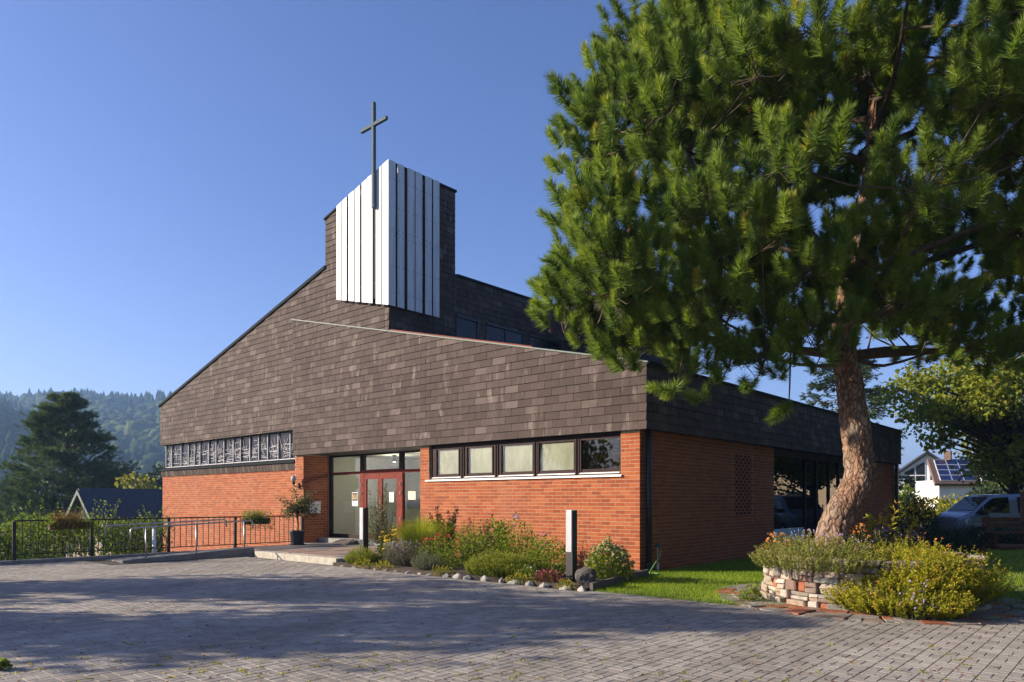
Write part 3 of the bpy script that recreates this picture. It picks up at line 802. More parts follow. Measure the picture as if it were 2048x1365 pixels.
# down pipes
dp = MB(); dp.tube([(.10, .20, .0), (.10, .20, 3.06)], .062, 14)
dp.build('down_pipe', 'iron_paint', church, smooth=True)
MB().lathe((.10, .20, 1.42), [(.062, 0), (.07, .005), (.07, .05), (.062, .055)], 14).build('pipe_collar', 'iron_paint', church)
MB().lathe((.10, .20, .0), [(.075, 0), (.075, .22), (.062, .24)], 14).build('pipe_collar', 'iron_paint', church)
MB().box((.03, 19.9, .0), (.16, 20.05, 3.06)).build('down_pipe', 'iron_paint', church)

# ---- cross
cr = thing('cross', (-8.79, -.26, 10.05), 'tall blue-grey steel cross standing in front of the white tower slats', 'cross')
MB().box((-8.84, -.315, 10.05), (-8.75, -.215, 13.12)).build('upright', 'cross_steel', cr)
MB().box((-9.39, -.31, 12.42), (-8.843, -.22, 12.51)).box((-8.747, -.31, 12.42), (-8.19, -.22, 12.51)).build('crossbar', 'cross_steel', cr)
for z in (11.1, 11.75, 12.8): MB().box((-8.75, -.28, z), (-8.71, -.25, z + .04)).build('climbing_peg', 'cross_steel', cr)

# ================================================================== FORECOURT
forecourt = MB().prism([(-12.6, -30, -.03), (30, -30, -.03), (30, -.5, -.03), (9, -1.55, -.03), (6.9, -2.2, -.03), (4.2, -3.15, -.03), (1.0, -3.15, -.03), (-6.4, -3.25, -.03), (-12.6, -3.25, -.03)], (0, 0, .03)).build('forecourt', 'joint_sand')
tag(forecourt, kind='structure')
def paved(x, y):
    if x < -12.2 or x > 13.5 or y < -16.5: return False
    lim = -3.3
    if x > 1.0: lim = -3.18
    if x > 4.2: lim = -3.15 + (x - 4.2) * .352
    if x > 6.9: lim = -2.2 + (x - 6.9) * .31
    if y > lim - .1: return False
    dx, dy = x - CAM[0], y - CAM[1]; l = dx * CS + dy * SN; d = -dx * SN + dy * CS
    if d < 3.6 or abs(l) > d * .82 + 1.5: return False
    # ragged ring of flagstones round the tree planter
    if math.hypot(x - 4.85, y + 1.16) < 2.28: return False
    if x < -10.2 and y > -6.9 : return False
    return True
PF = [(0, 1, 2, 3), (0, 4, 5, 1), (1, 5, 6, 2), (2, 6, 7, 3), (3, 7, 4, 0), (4, 8, 9, 5), (5, 9, 10, 6), (6, 10, 11, 7), (7, 11, 8, 4)]
def paver(w, h):
    a, b = w / 2 - .0035, h / 2 - .0035; v = []
    for s, z in ((.004, .0135), (0, .0105), (0, -.014)):
        p, q = a - s, b - s; v += [(-p, -q, z), (p, -q, z), (p, q, z), (-p, q, z)]
    return v
PV = [paver(.2, .1), paver(.1, .2)]
pav = []; rp = random.Random(3)
for i in range(-62, 70):
    for j in range(-84, 0):
        x, y = i * .2 + .1, j * .2 + .1
        if not paved(x, y): continue
        horiz = (i + j) % 2
        for s in (-.05, .05):
            c = Vector((x, y + s, 0)) if horiz else Vector((x + s, y, 0))
            c.z = rp.uniform(-.0012, .0012) + .005 * noise.noise((x * .6, y * .6, 0))
            v = PV[0] if horiz else PV[1]
            L = (Vector(CAM) - c).length
            dx, dy = c.x - CAM[0], c.y - CAM[1]; l = dx * CS + dy * SN; d = -dx * SN + dy * CS
            inview = d > 6.2 and abs(l) < d * .71
            pav.append((c, v, PF, (10 if inview else 0) + 1 / (L ** 3)))
emit(pav, 'paving_stone', 'paver', forecourt, 'paving_blocks')
# weeds in joints
def weeds():
    parts = []
    rw = random.Random(21)
    for _ in range(150):
        l = rw.uniform(-4.6, 4.5); d = rw.uniform(6.0, 8.2)
        if rw.random() < .55: l = rw.uniform(-4.6, .3); d = rw.uniform(6.0, 7.2)
        p = site(l, d); x, y = p.x, p.y
        if rw.random() < .5: x = round(x / .2) * .2
        else: y = round(y / .2) * .2
        n = rw.randint(6, 22); P = np.array([x, y, .008]) + RNG.normal(size=(n, 3)) * np.array([.02, .02, 0]); P[:, 2] = .006
        D = rdir(n); D[:, 2] = np.abs(D[:, 2]) * .6 + .2
        parts.append(leaves(P, D, RNG.uniform(.012, .035, n), .5))
    V, F, T = cat(parts); np_mesh('joint_weeds', V, F, 'lime_leaf', forecourt, tint=T)
weeds()
# fallen needles and small leaves
def litter():
    n = 2600; l = RNG.uniform(-6, 7.5, n); d = 6 + 9 * RNG.random(n) ** 1.6; k = np.abs(l) < d * .8; l, d = l[k], d[k]; n = len(l)
    P = np.stack([CAM[0] + l * CS - d * SN, CAM[1] + l * SN + d * CS, np.full(n, .017)], 1)
    D = rdir(n); D[:, 2] = RNG.uniform(0, .12, n)
    ok = np.array([paved(x, y) for x, y, z in P]); P, D = P[ok], D[ok]
    V, F, T = leaves(P, D, RNG.uniform(.012, .045, len(P)), .35); np_mesh('leaf_litter', V, F, 'red_leaf', forecourt, tint=T)
litter()
# entrance platform with slabs and kerb
plat = MB().box((-12.28, -2.96, -.1), (-6.46, .0, .135)).box((-12.9, .0, -.1), (-7.06, .99, .135)).build('entrance_platform', 'concrete')
tag(plat, kind='structure')
slabs = {'slab_grey': [], 'slab_red': []}
rs = random.Random(8)
x = -12.27
while x < -6.5:
    y = -2.77
    while y < .97:
        x1, y1 = min(x + .4, -6.48), min(y + .4, .95)
        if y > -.05 and (x < -12.89 or x1 > -7.07): y += .4; continue
        m = MB().box((x + .004, y + .004, .13), (x1 - .004, y1 - .004, .150 + rs.uniform(-.001, .001)))
        red = x > -10.4 and y < .2 and (x + 10.4) > (y + 2.6) * .2 and rs.random() < .85 and x < -7.2
        c = Vector(((x + x1) / 2, (y + y1) / 2, .14))
        slabs['slab_red' if red else 'slab_grey'].append((c, [(a - c.x, b - c.y, g - c.z) for a, b, g in m.v], m.f, 1))
        y += .4
    x += .4
for k, v in slabs.items(): emit(v, 'slab', k, plat, 'slabs')
kx = -10.3
for w in (.95, .6, .98, .55, .76):
    MB().box((kx + .003, -3.16, -.1), (kx + w - .003, -2.965, .155)).build('kerb_stone', 'kerb_concrete', plat, bevel=.006); kx += w
MB().box((-12.88, .55, .15), (-7.08, .995, .295)).build('door_step', 'concrete', plat)
MB().prism([(-11.6, .1, .153), (-11.6, .55, .153), (-11.6, .55, .29)], (.9, 0, 0)).build('threshold_wedge', 'grey_wood', plat)
# ramp beside the railing
ramp = MB().prism([(-12.15, -6.3, -.02), (-12.15, -6.3, .02), (-12.15, -2.97, .14), (-12.15, -2.97, -.1)], (1.36, 0, 0)).build('ramp', 'concrete')
tag(ramp, kind='structure')
MB().prism([(-10.82, -6.42, -.03), (-10.82, -6.42, .075), (-10.82, -2.98, .235), (-10.82, -2.98, -.1)], (.16, 0, 0)).build('ramp_edge', 'concrete', ramp, bevel=.008)
wallk = MB().box((-12.56, -8.6, -.9), (-12.22, -.02, .10)).build('retaining_kerb', 'concrete', bevel=.01); tag(wallk, kind='structure')
# railing along the retaining wall
rail = thing('railing', (-12.38, -4.4, .1), 'black iron railing with vertical bars along the forecourt edge', 'railing')
RX = -12.38; Y0, Y1 = -8.25, -.35
MB().box((RX - .025, Y0, 1.035), (RX + .025, Y1, 1.07)).build('top_rail', 'iron_paint', rail)
MB().box((RX - .015, Y0, .22), (RX + .015, Y1, .245)).build('bottom_rail', 'iron_paint', rail)
py = [-8.25, -6.55, -4.6, -2.65, -.38]
for y in py: MB().box((RX - .035, y - .035, .08), (RX + .035, y + .035, 1.035)).build('post', 'iron_paint', rail)
for a, b in zip(py, py[1:]):
    n = round((b - a) / .165)
    for k in range(1, n):
        y = a + (b - a) * k / n; MB().box((RX - .008, y - .008, .245), (RX + .008, y + .008, 1.035)).build('baluster', 'iron_paint', rail)
# ramp handrails
def handrail(x, ya, yb, za, zb, label, posts):
    t = thing('handrail', (x, ya, .05), label, 'handrail', 'galvanised ramp handrails')
    MB().tube([(x, ya, za - .29), (x, ya, za - .05), (x, ya + .03, za - .01), (x, ya + .08, za), (x, yb - .08, zb), (x, yb - .02, zb - .02), (x, yb, zb - .06), (x, yb, zb - .22)], .021, 10).build('rail_pipe', 'galvanised', t, smooth=True)
    if x < -11.9:
        for y in posts: MB().bar((x, y, zb - .09), (-12.39, y, zb - .09), .02).build('wall_bracket', 'galvanised', t)
        return
    for y in posts:
        zt_ = za + (zb - za) * (y - ya) / (yb - ya)
        MB().tube([(x, y, .03), (x, y, zt_ - .01)], .02, 10).build('post', 'galvanised', t, smooth=True)
        MB().box((x - .03, y - .04, .02 + .04 * (y + 6.4)), (x + .03, y + .04, .09 + .04 * (y + 6.4))).build('bracket', 'galvanised', t)
handrail(-10.70, -6.22, -3.0, .86, .985, 'near galvanised ramp handrail standing on the concrete ramp edge', (-5.86, -4.59, -3.25))
handrail(-12.02, -6.35, -3.1, .89, .99, 'far galvanised ramp handrail in front of the black railing', (-6.0, -4.7, -3.4))
pb = thing('pipe_post', (-12.95, -4.75, -.3), 'short pale grey pipe post behind the black railing', 'post')
MB().tube([(-12.95, -4.75, -.9), (-12.95, -4.75, .74)], .062, 14).build('pipe', 'enamel_white', pb, smooth=True)
MB().lathe((-12.95, -4.75, .74), [(.064, 0), (.064, .03), (.02, .045)], 14).build('pipe_cap', 'galvanised', pb)

# ---- flower bed soil, edging
bed = MB().prism([(-6.42, -3.28, -.02), (.95, -3.2, -.02), (.42, -.45, -.02), (.10, -.02, -.02), (-7.0, -.02, -.02), (-6.45, -2.9, -.02)], (0, 0, .09)).build('flower_bed', 'soil')
tag(bed, kind='structure')
ep = thing('bed_edging_board', (.72, -1.8, 0), 'weathered grey timber board edging the flower bed beside the lawn', 'edging')
MB().prism([(.97, -3.18, -.02), (1.03, -3.17, -.02), (.47, -.42, -.02), (.41, -.43, -.02)], (0, 0, .16)).build('board', 'grey_wood', ep)
def rock(name, c, r, mat, seed, parent=None, flat=.75, sub=2):
    bm = bmesh.new(); bmesh.ops.create_icosphere(bm, subdivisions=sub, radius=1)
    for v in bm.verts:
        q = v.co + Vector((seed * 3.1, seed * 1.7, seed))
        k = 1 + .38 * noise.noise(q * 1.1) + .16 * noise.noise(q * 2.7)
        v.co = Vector((v.co.x * r[0] * k, v.co.y * r[1] * k, v.co.z * r[2] * k))
    me = bpy.data.meshes.new(name); bm.to_mesh(me); bm.free()
    return finish(name, me, mat, parent, loc=Vector(c) - (origin(parent) if parent else Vector((0, 0, 0))), smooth=False)
rs = random.Random(4)
NS = 19; words = {}
for k in range(NS):
    t = k / (NS - 1); x = -6.0 + 6.85 * t + rs.uniform(-.06, .06)
    big = t > .45
    r = (rs.uniform(.10, .17), rs.uniform(.07, .11), rs.uniform(.08, .11)) if big else (rs.uniform(.07, .12), rs.uniform(.05, .08), rs.uniform(.04, .06))
    o = rock('edging_stone', (x, -3.24 + rs.uniform(-.05, .03), -.005), r, 'white_stone', k + 2, sub=1)
    o.rotation_euler.z = rs.uniform(0, 3)
    left = ['first', 'second', 'third', 'fourth', 'fifth', 'sixth', 'seventh', 'eighth', 'ninth', 'tenth', 'eleventh', 'twelfth', 'thirteenth', 'fourteenth', 'fifteenth', 'sixteenth', 'seventeenth', 'eighteenth', 'nineteenth'][k]
    tag(o, f'{left} whitish edging stone from the entrance step along the flower bed', 'stone', 'stones edging the flower bed')
tag(rock('boulder', (.72, -2.92, .18), (.20, .19, .19), 'grey_boulder', 9, sub=3), 'rounded dark grey boulder beside the front bollard lamp', 'boulder')

# ---- bollard lamps
def bollard(x, y, label):
    t = thing('bollard_lamp', (x, y, 0), label, 'bollard lamp', 'square bollard lamps in the flower bed')
    u = Vector((CS, SN, 0)); n = Vector((SN, -CS, 0))     # turned towards the drive
    u, n = Vector((1, 0, 0)), Vector((0, -1, 0))
    c = Vector((x, y, 0)); h = 1.37
    m = MB().box((x - .075, y - .03, .0), (x + .075, y + .08, h)).build('post', 'anthracite', t, bevel=.004)
    MB().box((x - .070, y - .075, .60), (x + .060, y - .032, h - .004)).build('light_panel', 'steel_brushed', t, bevel=.006)
    MB().box((x - .075, y - .068, .0), (x + .075, y - .032, .597)).build('front_cover', 'anthracite', t)
    return t
b = bollard(.16, -2.62, 'square bollard lamp with steel face beside the pale round sedum')
b2 = bollard(-6.1, -2.62, 'square bollard lamp beside the entrance platform and heather')

# ---- mailbox, wall lamp, potted tree
mb = thing('mailbox', (-12.8, .36, 1.1), 'white enamel mailbox on the brick entrance pier', 'mailbox')
MB().prism([(-12.895, .16, 1.12), (-12.895, .56, 1.12), (-12.895, .56, 1.50), (-12.895, .16, 1.50)], (.15, 0, 0)).build('box', 'enamel_white', mb, bevel=.012)
MB().box((-12.744, .2, 1.38), (-12.738, .52, 1.43)).build('flap', 'galvanised', mb)
MB().tube([(-12.742, .30, 1.30), (-12.735, .34, 1.27), (-12.735, .38, 1.29), (-12.735, .40, 1.24), (-12.742, .44, 1.22)], .010, 6).build('emblem', 'black_metal', mb)
MB().box((-12.90, .14, 1.50), (-12.73, .58, 1.515)).build('lid', 'enamel_white', mb)
wl = thing('wall_lamp', (-13.15, -.1, 2.1), 'small outdoor wall lamp with clear globe on the brick pier', 'wall lamp')
MB().lathe((-13.15, -.22, 2.16), [(.02, 0), (.07, .04), (.085, .10), (.07, .17), (.03, .21)], 16).build('globe', 'clear_lamp', wl, smooth=True)
MB().tube([(-13.15, -.0, 2.0), (-13.15, -.12, 2.0), (-13.15, -.20, 2.04), (-13.15, -.22, 2.10)], .018, 8).lathe((-13.15, -.22, 2.08), [(.03, 0), (.06, .03), (.06, .08)], 14).build('bracket', 'black_metal', wl)
MB().box((-13.2, -.03, 1.93), (-13.1, -.003, 2.07)).build('wall_plate', 'black_metal', wl)
sp = thing('spot_fitting', (-12.95, -.1, 2.0), 'small brown outdoor spotlight on the corner of the brick pier', 'spotlight')
MB().lathe((-12.98, -.12, 1.95), [(.03, 0), (.055, .03), (.05, .15), (.02, .17)], 12).build('housing', 'brown_wood', sp)
MB().box((-13.0, -.1, 2.0), (-12.96, -.002, 2.04)).build('arm', 'black_metal', sp)

# ================================================================== PLANT KIT
def stems_mesh(name, P0, P1, r, parent, mat='twig', n=4):
    m = MB()
    for a, b in zip(P0, P1):
        a, b = Vector(a), Vector(b); mid = (a + b) / 2 + Vector((0, 0, (b - a).length * .08))
        m.tube([a, mid, b], [r, r * .75, r * .35], n, cap=False)
    return m.build(name, mat, parent, kind='stuff')
def bush(name, c, rad, h, label, mat, n=900, leaf=.035, aspect=.45, upb=.5, group=None, catg='shrub', flowers=None, z0=.06, shape='dome', nst=14, leafdir='out'):
    """leafy clump: stems rising from the base, leaves through the crown, optional flower heads"""
    t = thing(name, (c[0], c[1], z0), label, catg, group)
    q = rdir(n); q[:, 2] = np.abs(q[:, 2]); rr = RNG.random(n) ** .33
    # lumpy outline
    lump = np.array([1 + .28 * noise.noise((a * 2.1 + c[0], b * 2.1 + c[1], g * 2.1)) + .12 * noise.noise((a * 5 + c[0], b * 5, g * 5)) for a, b, g in q])
    s = (rr * lump)[:, None]
    P = q * s * np.array([rad[0], rad[1], h]) + np.array([c[0], c[1], z0 + .01])
    D = q * np.array([1, 1, .6]) + rdir(n) * .7 + np.array([0, 0, upb])
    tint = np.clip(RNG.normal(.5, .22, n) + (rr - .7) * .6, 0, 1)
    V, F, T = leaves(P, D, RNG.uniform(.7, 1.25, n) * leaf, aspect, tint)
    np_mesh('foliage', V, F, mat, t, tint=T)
    ends = P[rr > .8][:nst] if (rr > .8).sum() >= nst else P[:nst]
    st = np.array([[c[0], c[1], z0 - .02]]) + RNG.normal(size=(len(ends), 3)) * np.array([rad[0] * .2, rad[1] * .2, 0])
    stems_mesh('stems', st, ends, .006, t)
    if flowers: add_flowers(t, P[(rr > .82)], *flowers)
    return t
def add_flowers(t, cand, mat, count, size, lift=.03, kind='disc'):
    if len(cand) == 0: return
    cand = cand[np.argsort(-cand[:, 2] + RNG.normal(size=len(cand)) * .12)]
    sel = cand[:max(count * 2, 1)]; sel = sel[RNG.permutation(len(sel))[:count]]
    m = MB()
    for p in sel:
        p = Vector(p) + Vector((0, 0, lift)); r = size * random.uniform(.7, 1.2)
        nrm = Vector((random.gauss(0, .4) + .25, random.gauss(0, .4) - .35, 1)).normalized()
        a = nrm.orthogonal().normalized(); b_ = nrm.cross(a); k = len(m.v)
        if kind == 'disc':
            npz = 8
            m.v.append(tuple(p + nrm * r * .25))
            for j in range(npz):
                tt = 2 * math.pi * j / npz; q = r * (1 if j % 2 else .6)
                m.v.append(tuple(p + (a * math.cos(tt) + b_ * math.sin(tt)) * q))
            m.f += [(k, k + 1 + j, k + 1 + (j + 1) % npz) for j in range(npz)]
        else:    # rounded head or spike
            hh = r * (2.6 if kind == 'spike' else .55)
            for lev, rr_ in ((0, .55), (.4, 1), (.8, .8), (1, .2)):
                for j in range(6):
                    tt = 2 * math.pi * j / 6 + lev; q = r * rr_ * (random.uniform(.8, 1.15))
                    m.v.append(tuple(p + nrm * hh * lev + (a * math.cos(tt) + b_ * math.sin(tt)) * q))
            for i in range(3):
                for j in range(6): m.f.append((k + i * 6 + j, k + i * 6 + (j + 1) % 6, k + i * 6 + 6 + (j + 1) % 6, k + i * 6 + 6 + j))
            m.f.append(tuple(k + 18 + j for j in range(6)))
    m.build('flowers', mat, t, kind='stuff')
def spiky(name, c, rad, h, label, mat, n=700, width=.010, spread=.6, catg='plant', group=None, z0=.06, flowers=None, droop=0.0, bends=3):
    """upright or arching blades from the base"""
    t = thing(name, (c[0], c[1], z0), label, catg, group)
    ang = RNG.random(n) * 2 * np.pi; rr = np.sqrt(RNG.random(n))
    B = np.stack([c[0] + np.cos(ang) * rr * rad[0] * .55, c[1] + np.sin(ang) * rr * rad[1] * .55, np.full(n, z0 - .01)], 1)
    out = np.stack([np.cos(ang) * rad[0], np.sin(ang) * rad[1], np.zeros(n)], 1) * (rr * spread)[:, None]
    H = h * RNG.uniform(.6, 1.08, n) * (1 - .25 * rr)
    side = unit(np.cross(out + rdir(n) * .2, np.array([0, 0, 1.0]))) * width / 2
    tt = np.linspace(0, 1, bends + 1); rows = []
    for s in tt:
        z = H * (s - droop * s ** 2.5); p = B + out * (s ** 1.7)[None] if False else B + out * s ** 1.7
        p = p.copy(); p[:, 2] += z; w = (1 - s * .9)
        rows.append(p - side * w); rows.append(p + side * w)
    V = np.stack(rows, 1).reshape(-1, 3); k = 2 * (bends + 1); i = np.arange(n)[:, None] * k
    F = np.concatenate([i + np.array([[2 * b, 2 * b + 1, 2 * b + 3, 2 * b + 2]]) for b in range(bends)], 0)
    T = np.repeat(np.clip(RNG.normal(.5, .25, n), 0, 1), k)
    np_mesh('blades', V, F, mat, t, tint=T)
    if flowers:
        tips = V.reshape(n, k, 3)[:, -1]; add_flowers(t, tips, *flowers)
    return t
def sprigs(name, c, rad, h, label, mat, nsp=260, leaf=.022, per=26, lean=.6, catg='shrub', z0=.06, group=None, flowers=None, dome=.6, side=(0, 0)):
    """many upright leafy sprigs (heather, lavender, marjoram)"""
    t = thing(name, (c[0], c[1], z0), label, catg, group)
    ang = RNG.random(nsp) * 2 * np.pi; rr = np.sqrt(RNG.random(nsp))
    bx = np.cos(ang) * rr; by = np.sin(ang) * rr
    lumps = np.array([.8 + .5 * noise.noise((c[0] + x * 1.7, c[1] + y * 1.7, 2.0)) for x, y in zip(bx, by)])
    H = h * (1 - dome * rr ** 2.2) * RNG.uniform(.75, 1.15, nsp) * (.55 + .5 * lumps)
    B = np.stack([c[0] + bx * rad[0] * .8, c[1] + by * rad[1] * .8, np.full(nsp, z0)], 1)
    D = unit(np.stack([bx * lean + side[0], by * lean + side[1], np.ones(nsp)], 1) + rdir(nsp) * .16)
    s = RNG.random((nsp, per)) ** .8
    P = B[:, None] + D[:, None] * (H[:, None] * s)[..., None]
    dirs = D[:, None] * .6 + rdir(nsp * per).reshape(nsp, per, 3) * .85
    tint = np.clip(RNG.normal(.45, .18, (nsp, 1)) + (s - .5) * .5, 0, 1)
    V, F, T = leaves(P.reshape(-1, 3), dirs.reshape(-1, 3), RNG.uniform(.7, 1.3, nsp * per) * leaf, .42, tint.ravel())
    np_mesh('foliage', V, F, mat, t, tint=T)
    k = RNG.permutation(nsp)[:min(nsp, 60)]
    stems_mesh('stems', B[k], (B + D * H[:, None])[k], .004, t, n=3)
    if flowers: add_flowers(t, B + D * H[:, None], *flowers)
    return t

# potted olive-like tree
pt = thing('potted_tree', (-11.95, -.82, .15), 'small leafy tree in a dark plastic pot on the entrance platform', 'potted tree')
MB().lathe((-11.95, -.82, .15), [(.17, 0), (.20, .03), (.225, .40), (.245, .41), (.245, .45), (.21, .45), (.205, .40)], 24).build('pot', 'pot_plastic', pt, smooth=True)
MB().lathe((-11.95, -.82, .152), [(.23, 0), (.25, .03), (.2, .032)], 24).build('saucer', 'pot_plastic', pt)
MB().lathe((-11.95, -.82, .52), [(.20, 0), (.12, .02), (.02, .03)], 16).build('soil', 'soil', pt)
tm = MB(); tips = []
tm.tube([(-11.95, -.82, .5), (-11.93, -.80, .8), (-11.97, -.84, 1.1), (-11.94, -.81, 1.35)], [.03, .026, .024, .02], 8)
tm.tube([(-11.93, -.84, .5), (-11.97, -.78, .85), (-11.92, -.82, 1.2)], [.02, .018, .014], 7)
rs = random.Random(12)
for k in range(26):
    a = rs.uniform(0, 6.28); e = rs.uniform(-.2, 1.2); L = rs.uniform(.35, .72)
    p = Vector((-11.95, -.82, rs.uniform(1.0, 1.35))); q = p + Vector((math.cos(a) * math.cos(e), math.sin(a) * math.cos(e), math.sin(e))) * L
    tm.tube([p, (p + q) / 2 + Vector((0, 0, .05)), q], [.011, .008, .004], 5); tips.append((p, q))
tm.build('trunk', 'twig', pt)
P = []; 
for p, q in tips:
    for _ in range(85):
        s = rs.uniform(.35, 1.15); P.append(p + (q - p) * s + Vector((rs.gauss(0, .065), rs.gauss(0, .065), rs.gauss(0, .065))))
P = np.array([tuple(x) for x in P]); D = rdir(len(P)) + np.array([0, 0, -.1])
V, F, T = leaves(P, D, RNG.uniform(.055, .095, len(P)), .45); np_mesh('crown', V, F, 'olive_leaf', pt, tint=T)

# railing flower boxes
def flower_box(y0, y1, label, red):
    t = thing('flower_box', (-12.2, (y0 + y1) / 2, .8), label, 'flower box', 'flower boxes hung on the railing')
    MB().prism([(-12.34, y0, .82), (-12.18, y0, .82), (-12.14, y0, 1.0), (-12.35, y0, 1.0)], (0, y1 - y0, 0)).build('box', 'brown_wood' if red else 'pot_plastic', t)
    n = 1100
    P = np.stack([RNG.normal(-12.2, .11, n), RNG.uniform(y0 - .1, y1 + .1, n), RNG.uniform(.92, 1.22, n)], 1)
    k = RNG.random(n) < .45; P[k, 0] = RNG.normal(-12.08, .06, k.sum()); P[k, 2] = RNG.uniform(.66, 1.05, k.sum())
    D = rdir(n) + np.array([.2, -.1, .3]); V, F, T = leaves(P, D, RNG.uniform(.03, .06, n), .5)
    np_mesh('foliage', V, F, 'bush_leaf', t, tint=T)
    m = 330; P = np.stack([RNG.normal(-12.22, .06, m), RNG.uniform(y0 + .1, y1 - .2, m), np.full(m, 1.0)], 1)
    V, F, T = blades(P, np.stack([RNG.normal(0, .35, m), RNG.normal(0, .45, m), np.ones(m)], 1), RNG.uniform(.18, .42, m), .008)
    np_mesh('grasses', V, F, 'red_leaf' if red else 'heather_leaf', t, tint=T)
    add_flowers(t, np.stack([RNG.normal(-12.15, .08, 60), RNG.uniform(y0, y1, 60), RNG.uniform(1.0, 1.18, 60)], 1), 'orange_petal' if red else 'white_petal', 16, .022)
flower_box(-7.55, -6.65, 'flower box with orange and reddish plants hung on the railing left of the ramp', True)
flower_box(-2.45, -1.65, 'flower box with dark trailing greenery hung on the railing near the entrance', False)

# ---- plants of the flower bed, from the entrance to the corner
sprigs('heather', (-5.72, -2.95), (.52, .36), .42, 'dark green heather clump at the corner of the entrance platform', 'heather_leaf', 520, .026, 26, .5, z0=.05)
bush('silver_shrub', (-6.85, -1.6), (.30, .30), .95, 'bushy silvery shrub in front of the glass entrance doors', 'silver_leaf', 1500, .06, .3, .9, z0=.45, nst=26)
sprigs('silver_shoots', (-6.8, -1.55), (.18, .18), 1.95, 'tall thin grey-green shoots rising in front of the entrance doors', 'silver_leaf', 12, .075, 60, .16, z0=.05, dome=.2)
bush('coneflower', (-5.72, -2.15), (.34, .32), .74, 'yellow flowering coneflower clump beside the entrance platform', 'bush_leaf', 1000, .055, .4, .4, catg='flower', flowers=('yellow_petal', 85, .042))
spiky('fountain_grass', (-5.55, -1.25), (.72, .58), 1.5, 'large yellow-green ornamental grass clump against the brick wall', 'tall_grass', 3000, .015, 1.0, 'ornamental grass', droop=.22, bends=5)
bush('grass_heart', (-5.3, -1.2), (.5, .42), .78, 'dense green base of the ornamental grass clump', 'hedge_leaf', 1300, .09, .14, 1.2, catg='ornamental grass')
spiky('feather_grass', (-5.35, -.7), (.55, .4), 1.85, 'arching tan grass plumes behind the yellow-green grass clump', 'tall_grass', 260, .010, 1.3, 'ornamental grass', droop=.38, bends=6)
sprigs('upright_shrub', (-5.2, -.8), (.17, .17), 1.28, 'dark upright leafy shrub right of the ornamental grass', 'dark_leaf', 34, .07, 80, .2, dome=.2)
sprigs('lavender', (-4.6, -2.55), (.62, .45), .58, 'grey lavender bush behind the first edging stones', 'grey_leaf', 560, .03, 22, .6, flowers=('lilac_petal', 60, .012, .0, 'spike'))
sprigs('santolina', (-3.5, -2.92), (.34, .26), .42, 'small grey-green santolina clump at the edge of the bed', 'silver_leaf', 220, .024, 22, .7)
bush('sage', (-3.75, -2.35), (.60, .45), .72, 'loose red flowering sage bush in the middle of the bed', 'bush_leaf', 1900, .042, .45, .6, flowers=('red_petal', 45, .016, .03, 'spike'))
bush('red_bush', (-4.7, -1.6), (.5, .4), .80, 'reddish leaved bush behind the sage', 'red_leaf', 320, .05, .4, .6)
bush('garden_bush', (-3.25, -1.75), (.80, .6), .98, 'green leafy bush with dull red tips in front of the brick wall', 'bush_leaf', 2600, .055, .5, .4, flowers=('red_petal', 14, .03))
spiky('red_grass', (-4.4, -.8), (.32, .2), 1.1, 'thin red-brown grass stalks against the brick wall', 'red_leaf', 80, .012, .8, 'ornamental grass')
sprigs('heath_cushion', (-1.5, -2.78), (1.0, .45), .50, 'broad yellow-green heath cushion behind the white edging stones', 'heather_leaf', 1500, .028, 26, .5)
sprigs('lily_stem', (-2.9, -1.15), (.13, .13), 1.08, 'tall single leafy stem rising above the roses', 'bush_leaf', 12, .09, 60, .12, dome=.1, flowers=('red_petal', 3, .05))
bush('rose_bush', (-2.15, -1.45), (.75, .55), 1.0, 'tall rose bush with a violet bloom beside the leafy stem', 'bush_leaf', 2600, .06, .55, .3, flowers=('lilac_petal', 5, .06))
bush('pink_rose', (-.95, -2.0), (.62, .48), .74, 'rose bush with pink blooms left of the front bollard lamp', 'bush_leaf', 2400, .055, .55, .3, flowers=('pink_petal', 12, .045))
bush('white_flower', (-.55, -3.0), (.3, .2), .26, 'low plant with small white flowers behind the edging stones', 'bush_leaf', 500, .032, .5, .4, catg='flower', flowers=('white_petal', 7, .026))
bush('begonia', (-.1, -2.98), (.34, .2), .22, 'low purple-pink begonia patch at the foot of the bollard lamp', 'red_leaf', 500, .045, .7, .3, catg='flower', flowers=('pink_petal', 20, .024))
bush('dry_shrub', (-.2, -1.75), (.30, .25), .66, 'thin reddish dry shrub behind the bollard lamp', 'red_leaf', 420, .04, .4, .6)
bush('sedum', (.38, -1.75), (.50, .48), .66, 'round sedum with pale flower heads at the wall corner', 'bush_leaf', 2600, .06, .5, .3, flowers=('cream_petal', 240, .034, .015, 'head'))
spiky('wall_stalks', (-1.3, -.5), (.7, .1), 1.1, 'few thin dry stalks against the sunlit brick wall', 'red_leaf', 9, .008, .4, 'plant')
for k, (x, y) in enumerate(((-5.3, -3.22), (-4.6, -3.2), (-2.7, -3.16), (-.6, -3.2))):
    bush('ground_cover', (x, y), (.36, .16), .19, ['bright lime ground cover nearest the entrance step', 'bright lime ground cover in front of the lavender', 'bright lime ground cover right of the santolina', 'bright lime ground cover in front of the white flowers'][k], 'lime_leaf', 300, .035, .6, .4, catg='plant', group='lime ground cover along the bed edge', z0=.01)
bush('edge_weed', (.55, -3.28), (.2, .1), .16, 'small weed tuft between the stones below the boulder', 'lime_leaf', 220, .035, .4, .5, catg='plant', z0=.01)

